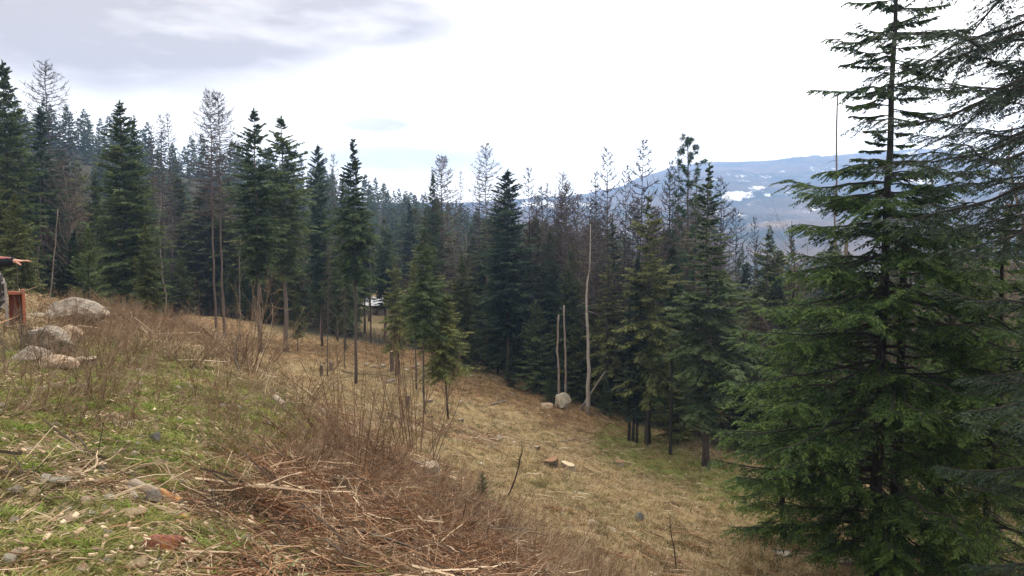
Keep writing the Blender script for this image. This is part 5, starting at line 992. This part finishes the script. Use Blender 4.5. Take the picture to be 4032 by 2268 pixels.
BL = [('dense','dense brown bush with long upright red shoots on the slope crest',985,1490,1090,.5,1.0),('dense','tangled bush at the left foot of the long red shoots',925,1450,1200,.5,1.2),('fan','fan shaped reddish bush left of the clearing, its twigs combed to the right',1195,1585,1330,.5,.9),('shoots','tall bare shoots rising from the brown tangle at the picture centre, left clump',1390,1870,1290,.5,.7),
 ('shoots','tall bare shoots rising from the brown tangle at the picture centre, right clump',1640,1800,1280,.5,.8),('dense','thick twiggy bush between the two clumps of tall shoots',1520,1850,1480,.5,.9),('bare','grey branching bare shrub in front of the orange bucket',78,1400,1120,.5,.9),('bare','slim bare shrub left of the grey branching one at the left edge',15,1480,1180,.5,.8),
 ('spread','wide twiggy shrub leaning right beside the rounded boulder',365,1440,1270,.5,1.3),('spread','red twigged shrub growing over the rounded grey boulder',215,1420,1300,.5,1.1),('fan','reddish brown shrub right of the split granite block',450,1370,1215,.5,1.1),('fan','brown shrub in the middle of the crest behind the green slope',610,1400,1230,.5,1.2),('spread','pale twiggy shrub on the crest right of centre left grass',745,1450,1280,.5,1.2),
 ('fan','russet shrub behind the pale twiggy one',790,1340,1205,.5,1.2),('low','small dark twisted shrub alone on the green slope',585,1470,1400,.5,1.0),('fan','brown shrub filling the gap left of the dense crest bush',865,1400,1230,.5,1.1),('low','low bush right under the dense crest bush',1075,1560,1470,.5,1.0),
 ('shoots','thin red shoots at the bottom centre edge',1340,2275,1980,.5,.7),('shoots','sparse red stems right of the bottom centre shoots',1620,2290,2050,.5,.7),('low','low brown shrub at the left foot of the brown tangle',1230,1980,1850,.5,1.1),('low','dark dense dead weed mound in the foreground',868,2050,1835,.5,.7),
 ('low','russet low thicket on the far clearing, left part',2180,1690,1625,14,1.4),('low','russet low thicket on the far clearing, right part',2290,1700,1635,14,1.4),('low','brown dead weeds at the bottom right of the slope',2330,2268,2120,12,1.2),('low','brown dead weeds in the clearing right of the little fir',2010,2080,1960,9,1.0),('low','grey brown weeds in the lower clearing',2170,2010,1930,14,1.0)]
for i, (k, lab, px, yb, yt, dm, wf) in enumerate(BL):
    b = gp(px, yb, dm); H = z_at(yt, b[1]) - b[2]; q = H / SH_[k]; o = tag(obj('shrub', SP[k], loc=tuple(b), rot=(0, 0, float(rng.uniform(0, 6.28))), scl=(q * wf, q * wf, q)), lab, 'shrub')
    if 'dark dense' in lab: o.material_slots[0].link = 'OBJECT'; o.material_slots[0].material = M['darktwig']
# slender single stems
def stem(label, px, yb, x2, yt, rpx, m, seed, dmin=.5, name='dry_sapling', curve=0):
    b = gp(px, yb, dmin); top = np.array([(x2 - px) / F * b[1], rng.uniform(-.1, .1), z_at(yt, b[1]) - b[2]]); r_ = rpx / 2 * b[1] / F; s = np.linspace(0, 1, 7)[:, None]; g = np.random.default_rng(seed)
    P = top * s + np.stack([curve * np.sin(s[:, 0] * 3.14), 0 * s[:, 0], 0 * s[:, 0]], -1) + g.normal(0, .012, (7, 3)) * s * np.linalg.norm(top); mb = MB(); mb.tubes(P[None], (r_ * (1 - .7 * s[:, 0]))[None], 5)
    D = unit(g.normal(0, 1, (5, 3)) + [0, 0, 1.2]); q = g.integers(2, 6, 5); mb.tubes(P[q][:, None] + D[:, None] * np.linspace(0, 1, 3)[None, :, None] * np.linalg.norm(top) * .13, np.array([[.5, .35, .15]]) * r_, 3)
    return tag(obj(name, mb.mesh(name, M[m], True), loc=tuple(b)), label, 'sapling')
for i, a_ in enumerate([('lone tall dead stem leaning right in the clearing beside the little fir',1995,1965,2060,1735,8,'darktwig',14,.1),('slim dark sapling stem at the lower right of the clearing',2668,2262,2628,2035,8,'darktwig',14,0),('thin dark weed stem beside the tan smooth stone',378,1810,412,1640,5,'darktwig',.5,0),('thin reddish stem crossing in front of the weathered stump',1710,1880,1703,1610,5,'redtwig',8,0),
    ('white curved dead stem in the dense crest bush',948,1475,955,1310,12,'snag',.5,-.12),('bleached arching branch above the crest bushes',815,1400,940,1270,7,'snag',.5,-.05),('dark thin stem at the lower left, leaning right',95,1890,200,1790,6,'darktwig',.5,0),('short dark stem at the left edge of the grass',140,1555,145,1510,6,'darktwig',.5,0),('upright stem in front of the pointing hand',88,1290,76,1030,5,'twigg',7,0),('second upright stem below the pointing hand',58,1280,60,1070,4,'twigg',7,0)]):
    stem(a_[0], a_[1], a_[2], a_[3], a_[4], a_[5], a_[6], 700 + i, a_[7], curve=a_[8])
b = gp(1896, 1990, 8); H = z_at(1862, b[1]) - b[2]; tree('firS', 'sapling_fir', 'tiny dark green fir growing at the edge of the brushy slope', b, H, 1.25, rz=1)
b = gp(1090, 2290, .5); g = np.random.default_rng(4); mb = MB(); n_ = 16; a = np.arange(n_) * 2.4; D = unit(np.stack([np.cos(a), np.sin(a), np.linspace(.2, 1.6, n_)], -1)); mb.leaves(np.zeros((n_, 3)), D, unit(np.cross(D, [0, 0, 1.])), np.linspace(.17, .08, n_), .055, 0, .55)
tag(obj('rosette_plant', mb.mesh('rosette_plant', M['sage']), loc=tuple(b + [0, 0, .01])), 'pale green woolly leaf rosette at the bottom edge left of centre', 'plant')

# ================================================================== GROUND COVER (one scatter object per kind)
def scatter(name, label, protos, mats_, pts, rot, scl, kind='stuff'):
    coll = bpy.data.collections.new(name + '_kinds')
    for i, me_ in enumerate(protos): coll.objects.link(bpy.data.objects.new('%s_kind_%02d' % (name, i), me_))
    me = bpy.data.meshes.new(name); me.vertices.add(len(pts)); me.vertices.foreach_set('co', pts.astype(np.float32).ravel())
    me.attributes.new('rot', 'FLOAT_VECTOR', 'POINT').data.foreach_set('vector', rot.astype(np.float32).ravel()); me.attributes.new('scl', 'FLOAT', 'POINT').data.foreach_set('value', scl.astype(np.float32))
    for m_ in mats_: me.materials.append(m_)
    ng = bpy.data.node_groups.new(name, 'GeometryNodeTree'); ng.interface.new_socket('Geometry', in_out='INPUT', socket_type='NodeSocketGeometry'); ng.interface.new_socket('Geometry', in_out='OUTPUT', socket_type='NodeSocketGeometry')
    N_, L_n = ng.nodes, ng.links; gi, go = N_.new('NodeGroupInput'), N_.new('NodeGroupOutput'); iop = N_.new('GeometryNodeInstanceOnPoints'); ci = N_.new('GeometryNodeCollectionInfo'); ci.inputs['Collection'].default_value = coll; ci.inputs['Separate Children'].default_value = True; ci.inputs['Reset Children'].default_value = True
    L_n.new(gi.outputs[0], iop.inputs['Points']); L_n.new(ci.outputs[0], iop.inputs['Instance']); iop.inputs['Pick Instance'].default_value = True
    for nm, ty, sk in (('rot', 'FLOAT_VECTOR', 'Rotation'), ('scl', 'FLOAT', 'Scale')):
        na_ = N_.new('GeometryNodeInputNamedAttribute'); na_.data_type = ty; na_.inputs[0].default_value = nm; L_n.new(na_.outputs[0], iop.inputs[sk])
    ri = N_.new('FunctionNodeRandomValue'); ri.data_type = 'INT'; ri.inputs[4].default_value = 0; ri.inputs[5].default_value = len(protos) - 1; L_n.new(ri.outputs[2], iop.inputs['Instance Index'])
    L_n.new(iop.outputs[0], go.inputs[0]); o = obj(name, me); md = o.modifiers.new('scatter', 'NODES'); md.node_group = ng; o['kind'] = kind; o['label'] = label; return o
def tuft(name, m, seed, n, l, w_, spread, up, base=.03, bend=.6):
    g = np.random.default_rng(seed); a = g.uniform(0, 6.28, n); q = np.sqrt(g.random(n)) * base; P = np.stack([np.cos(a) * q, np.sin(a) * q, np.full(n, -.01)], -1); a2 = a + g.normal(0, .8, n)
    D = unit(np.stack([np.cos(a2) * spread, np.sin(a2) * spread, up * g.uniform(.4, 1.2, n)], -1)); mb = MB(); mb.blades(P, D, unit(np.cross(D, g.normal(0, 1, (n, 3)))), l * g.uniform(.4, 1.1, n), w_, bend); return mb.mesh(name, m)
def mat_of_sticks(name, m, seed, n, l, r_, area, tilt=.12, z0=.0):
    g = np.random.default_rng(seed); P0 = np.stack([g.uniform(-area, area, n), g.uniform(-area, area, n), g.uniform(0, z0, n) if z0 else np.zeros(n)], -1); a = g.uniform(0, 6.28, n); D = unit(np.stack([np.cos(a), np.sin(a), g.normal(.03, tilt, n)], -1)); K = 4; s = np.linspace(0, 1, K)[None, :, None]; L = l * g.uniform(.3, 1.2, n)
    S = np.cross(D, [0, 0, 1.]); P = P0[:, None] + D[:, None] * L[:, None, None] * s + S[:, None] * (g.normal(0, .18, n) * L)[:, None, None] * s ** 2 + g.normal(0, .02, (n, K, 3)) * L[:, None, None]; mb = MB(); mb.tubes(P, (r_ * g.uniform(.5, 1.4, n))[:, None] * np.linspace(1, .5, K), 3); return mb.mesh(name, m)
def chips(name, m, seed, n, sz, area):
    g = np.random.default_rng(seed); mb = MB()
    for i in range(n):
        c = np.array([g.uniform(-area, area), g.uniform(-area, area), sz * .15]); d = sz * g.uniform(.3, 1, 3) * [1, .45, .2]; V = np.array([(x, y, z) for x in (-1, 1) for y in (-1, 1) for z in (-1, 1)]) * d * g.uniform(.6, 1.1, (8, 1)) / 2; an = g.uniform(0, 6.28); R_ = np.array([[math.cos(an), -math.sin(an), 0], [math.sin(an), math.cos(an), 0], [0, 0, 1]])
        mb.add(V @ R_.T + c, q=[(0, 1, 3, 2), (4, 6, 7, 5), (0, 4, 5, 1), (2, 3, 7, 6), (0, 2, 6, 4), (1, 5, 7, 3)])
    return mb.mesh(name, m)
NP = 330000; pa = rng.uniform(-.72, .70, NP); pr = np.exp(rng.uniform(math.log(2.6), math.log(84), NP)); qx = np.sin(pa) * pr; qy = np.cos(pa) * pr; qz = height(qx, qy); e_ = .25
zg, zb, zr, zrad = zones(qx, qy, qz); inf = forest_in(qx, qy); ppx_, ppy_ = project(qx, qy, qz); nzA = fbm(qx, qy, 2.2, 3, 11) * .5 + .5; nzB = fbm(qx, qy, .8, 2, 12) * .5 + .5
sx_ = (height(qx + e_, qy) - qz) / e_; sy_ = (height(qx, qy + e_) - qz) / e_
vis = (ppx_ > -150) & (ppx_ < 4180) & (ppy_ < 2420)
def pick(wt, n, s0, s1, size=None, lean=.15):
    """take n of the pooled places with the given weight; far ones are scaled up no further than the plants are"""
    k = np.nonzero((rng.random(NP) < wt) & vis)[0]
    if len(k) > n: k = rng.choice(k, n, replace=False)
    s_ = rng.uniform(s0, s1, len(k)) * (1 if size is None else size[k]); rt = np.stack([np.arctan(sy_[k]) + rng.normal(0, lean, len(k)), -np.arctan(sx_[k]) + rng.normal(0, lean, len(k)), np.zeros(len(k))], -1)
    return np.stack([qx[k], qy[k], qz[k]], -1), rt, s_
nearw = 1 - smooth(17, 22, zrad); cov = np.clip((zrad / 11) ** 1.7, .03, 1); cov2 = np.clip((zrad / 7) ** 1.5, .12, 1); farw = smooth(13, 20, zrad)
G = lambda nm, m, **k: [tuft(nm, M[m], i, **k) for i in range(3)]
scatter('green_grass', 'short green grass growing in patches on the near slope', G('green_grass_tuft', 'gg', n=26, l=.10, w_=.007, spread=.9, up=1.0, base=.07), [M['gg']], *pick(np.clip(zg * 1.9 - zb, 0, 1) * nearw * (.3 + nzA), 24000, .5, 1.25))
scatter('bright_grass', 'bright fresh green grass tufts dotted over the near slope', G('bright_grass_tuft', 'gb', n=34, l=.13, w_=.007, spread=.9, up=1.1, base=.05), [M['gb']], *pick(np.clip(.08 + zg, 0, 1) * nearw * (nzB > .62) * .35, 2600, .5, 1.2))
scatter('dead_grass', 'flattened dead straw grass over the near slope', G('dead_grass_tuft', 'gt', n=22, l=.17, w_=.005, spread=1.3, up=.35, base=.09, bend=.5), [M['gt']], *pick(.5 * nearw * (1 - .6 * zb) * (1.2 - nzA * .8) * cov2 * (1 - .6 * zg), 6500, .5, 1.2))
scatter('olive_weeds', 'low olive moss and weeds between the grass', G('weed_tuft', 'go', n=26, l=.06, w_=.012, spread=1.2, up=.7, base=.07), [M['go']], *pick(.5 * nearw * (1 - .5 * zb), 7000, .6, 1.5))
scatter('clearing_straw', 'pale straw grass covering the cleared lower ground', G('straw_tuft', 'gt', n=24, l=.30, w_=.014, spread=.6, up=1.0, base=.12, bend=.5), [M['gt']], *pick(farw * (1 - inf) * (.35 + .65 * nzA) * (1 - zr * .8) * (1 - .75 * zg), 26000, .5, 1.15, lean=.35))
scatter('clearing_green', 'green new grass in the cleared lower ground', G('new_grass_tuft', 'gg', n=22, l=.16, w_=.014, spread=.9, up=.8, base=.12), [M['gg']], *pick(farw * (1 - inf) * np.clip(zg * 1.3, .06, 1) * (.4 + .6 * nzB), 12000, .5, 1.2, lean=.3))
scatter('clearing_weeds', 'olive and brown weeds in the cleared lower ground', G('tall_weed_tuft', 'go', n=26, l=.26, w_=.016, spread=.7, up=1.0, base=.14), [M['go']], *pick(farw * (1 - inf) * (nzB > .6) * .4, 4500, .5, 1.3, lean=.3))
scatter('russet_grass', 'russet dead grass on the far part of the clearing', G('russet_tuft', 'gr', n=24, l=.26, w_=.014, spread=.6, up=1.0, base=.12), [M['gr']], *pick(farw * (1 - inf) * np.clip(zr * 1.2 + .05, 0, 1), 14000, .5, 1.2, lean=.3))
T_ = lambda nm, m, **k: [mat_of_sticks(nm, M[m], 20 + i, **k) for i in range(3)]
scatter('dead_brush', 'tangled dead stems and brush covering the slope edge', T_('brush_bundle', 'bracken', n=60, l=.42, r_=.0038, area=.32, tilt=.2, z0=.05) + T_('brown_brush_bundle', 'bracken', n=50, l=.3, r_=.003, area=.3, tilt=.25, z0=.04) + T_('tan_brush_bundle', 'litter', n=24, l=.34, r_=.0035, area=.32, tilt=.16, z0=.05), [M['bracken'], M['litter']], *pick(np.clip(zb * 1.6 - .15, 0, 1) * (1 - smooth(15, 20, zrad)) * cov * .22, 1450, .4, 1.1, lean=.22))
scatter('brush_sticks', 'thicker broken branches lying in the brush pile on the slope edge', T_('branch_heap', 'litter', n=5, l=.6, r_=.009, area=.35, tilt=.10, z0=.08) + T_('dark_branch_heap', 'darkw', n=6, l=.7, r_=.012, area=.35, tilt=.10, z0=.05) + T_('pale_branch_heap', 'litter', n=2, l=.7, r_=.011, area=.35, tilt=.08, z0=.1), [M['litter'], M['darkw'], M['chip']], *pick(np.clip(zb * 1.6 - .3, 0, 1) * (1 - smooth(16, 20, zrad)) * cov * .15, 620, .4, 1.1, lean=.15))
scatter('fine_litter', 'fine twigs and dead stalks strewn over the near slope', T_('twig_litter', 'litter', n=30, l=.22, r_=.0028, area=.2, tilt=.1, z0=.025) + T_('dark_litter', 'bracken', n=24, l=.2, r_=.003, area=.2, tilt=.08, z0=.02), [M['litter'], M['bracken']], *pick(.45 * nearw * (1.1 - .7 * zg) * cov2, 2500, .4, 1.2, lean=.12))
scatter('crest_brush', 'low reddish twiggy growth along the crest of the slope', [bush('crest_twigs', M['redtwig'], 40 + i, .5, 9, 1.3, .004, (4, 3), .8, .2, 3, .12, .55, .1) for i in range(3)], [M['redtwig']], *pick(np.clip(zr * 1.2, 0, 1) * smooth(8, 11, zrad) * (1 - smooth(22, 26, zrad)) * .12 + .006 * (zrad > 7) * nearw * cov, 700, .5, 1.5, lean=.1))
scatter('slash_litter', 'broken sticks and slash strewn over the cleared ground', T_('slash', 'litter', n=12, l=.9, r_=.013, area=.5, tilt=.07, z0=.05) + T_('dark_slash', 'bracken', n=10, l=.8, r_=.014, area=.5, tilt=.07, z0=.05) + T_('pale_slash', 'chip', n=6, l=.7, r_=.014, area=.6, tilt=.05, z0=.04), [M['litter'], M['bracken'], M['chip']], *pick(farw * (1 - inf * .5) * (.04 + .7 * zb + .14 * (nzA > .7)), 3800, .4, 1.2, lean=.1))
scatter('wood_chips', 'pale wood chips and bark bits on the soil', [chips('chip_patch', M['chip'], 50 + i, 9, .032, .22) for i in range(3)] + [chips('brown_chip_patch', M['litter'], 60 + i, 12, .05, .25) for i in range(3)], [M['chip'], M['litter']], *pick(nearw * (.35 + .6 * (nzB > .55)) * cov2, 5200, .4, 1.4, lean=.1))
pebs = [rock_mesh('pebble', M[m_], 900 + i, .7, .15, 1) for i, m_ in enumerate(['pale', 'tanst', 'peach', 'grey', 'granite'])]
scatter('pebbles', 'small loose pebbles in the soil of the near slope', pebs[:3] + pebs[4:], [M['pale']], *pick(nearw * .5 * np.clip(zrad / 8, .3, 1), 2800, .015, .075, lean=.5))
scatter('field_pebbles', 'small pale stones strewn through the clearing', pebs[:3], [M['pale']], *pick(farw * (1 - inf) * .2, 1300, .04, .14, lean=.5))
und = [bush('under_twigs', M['twig'], 70 + i, 1.8, 8, 1.2, .012, (5, 3), .7, .2, 3, .15, .5, .3) for i in range(2)]
NF = 1500; fx = rng.uniform(-500, 4500, NF); fd_ = np.interp(fx, EDGE_X, EDGE_D) + rng.uniform(2.5, 30, NF); X2 = (fx - 2016) / F * fd_; ok = ~((fx > 1400) & (fx < 1540) & (fd_ > 86)); X2, fd_ = X2[ok], fd_[ok]; Z2 = height(X2, fd_)
scatter('understorey', 'leafless twiggy undergrowth inside the forest edge', und, [M['twig']], np.stack([X2, fd_, Z2], -1), np.zeros((len(X2), 3)), rng.uniform(.4, 1.3, len(X2)))
NF = 560; fx = rng.uniform(-500, 4500, NF); fd_ = np.interp(fx, EDGE_X, EDGE_D) + rng.uniform(3.5, 26, NF); X2 = (fx - 2016) / F * fd_; ok = ~((fx > 1380) & (fx < 1560)); X2, fd_ = X2[ok], fd_[ok]; Z2 = height(X2, fd_)
scatter('young_firs', 'thick young firs and green undergrowth inside the forest edge', [PT['firS'][0], PT['firT'][0]], [M['fir']], np.stack([X2, fd_, Z2], -1), np.stack([X2 * 0, X2 * 0, rng.uniform(0, 6, len(X2))], -1), rng.uniform(.35, 1.6, len(X2)))
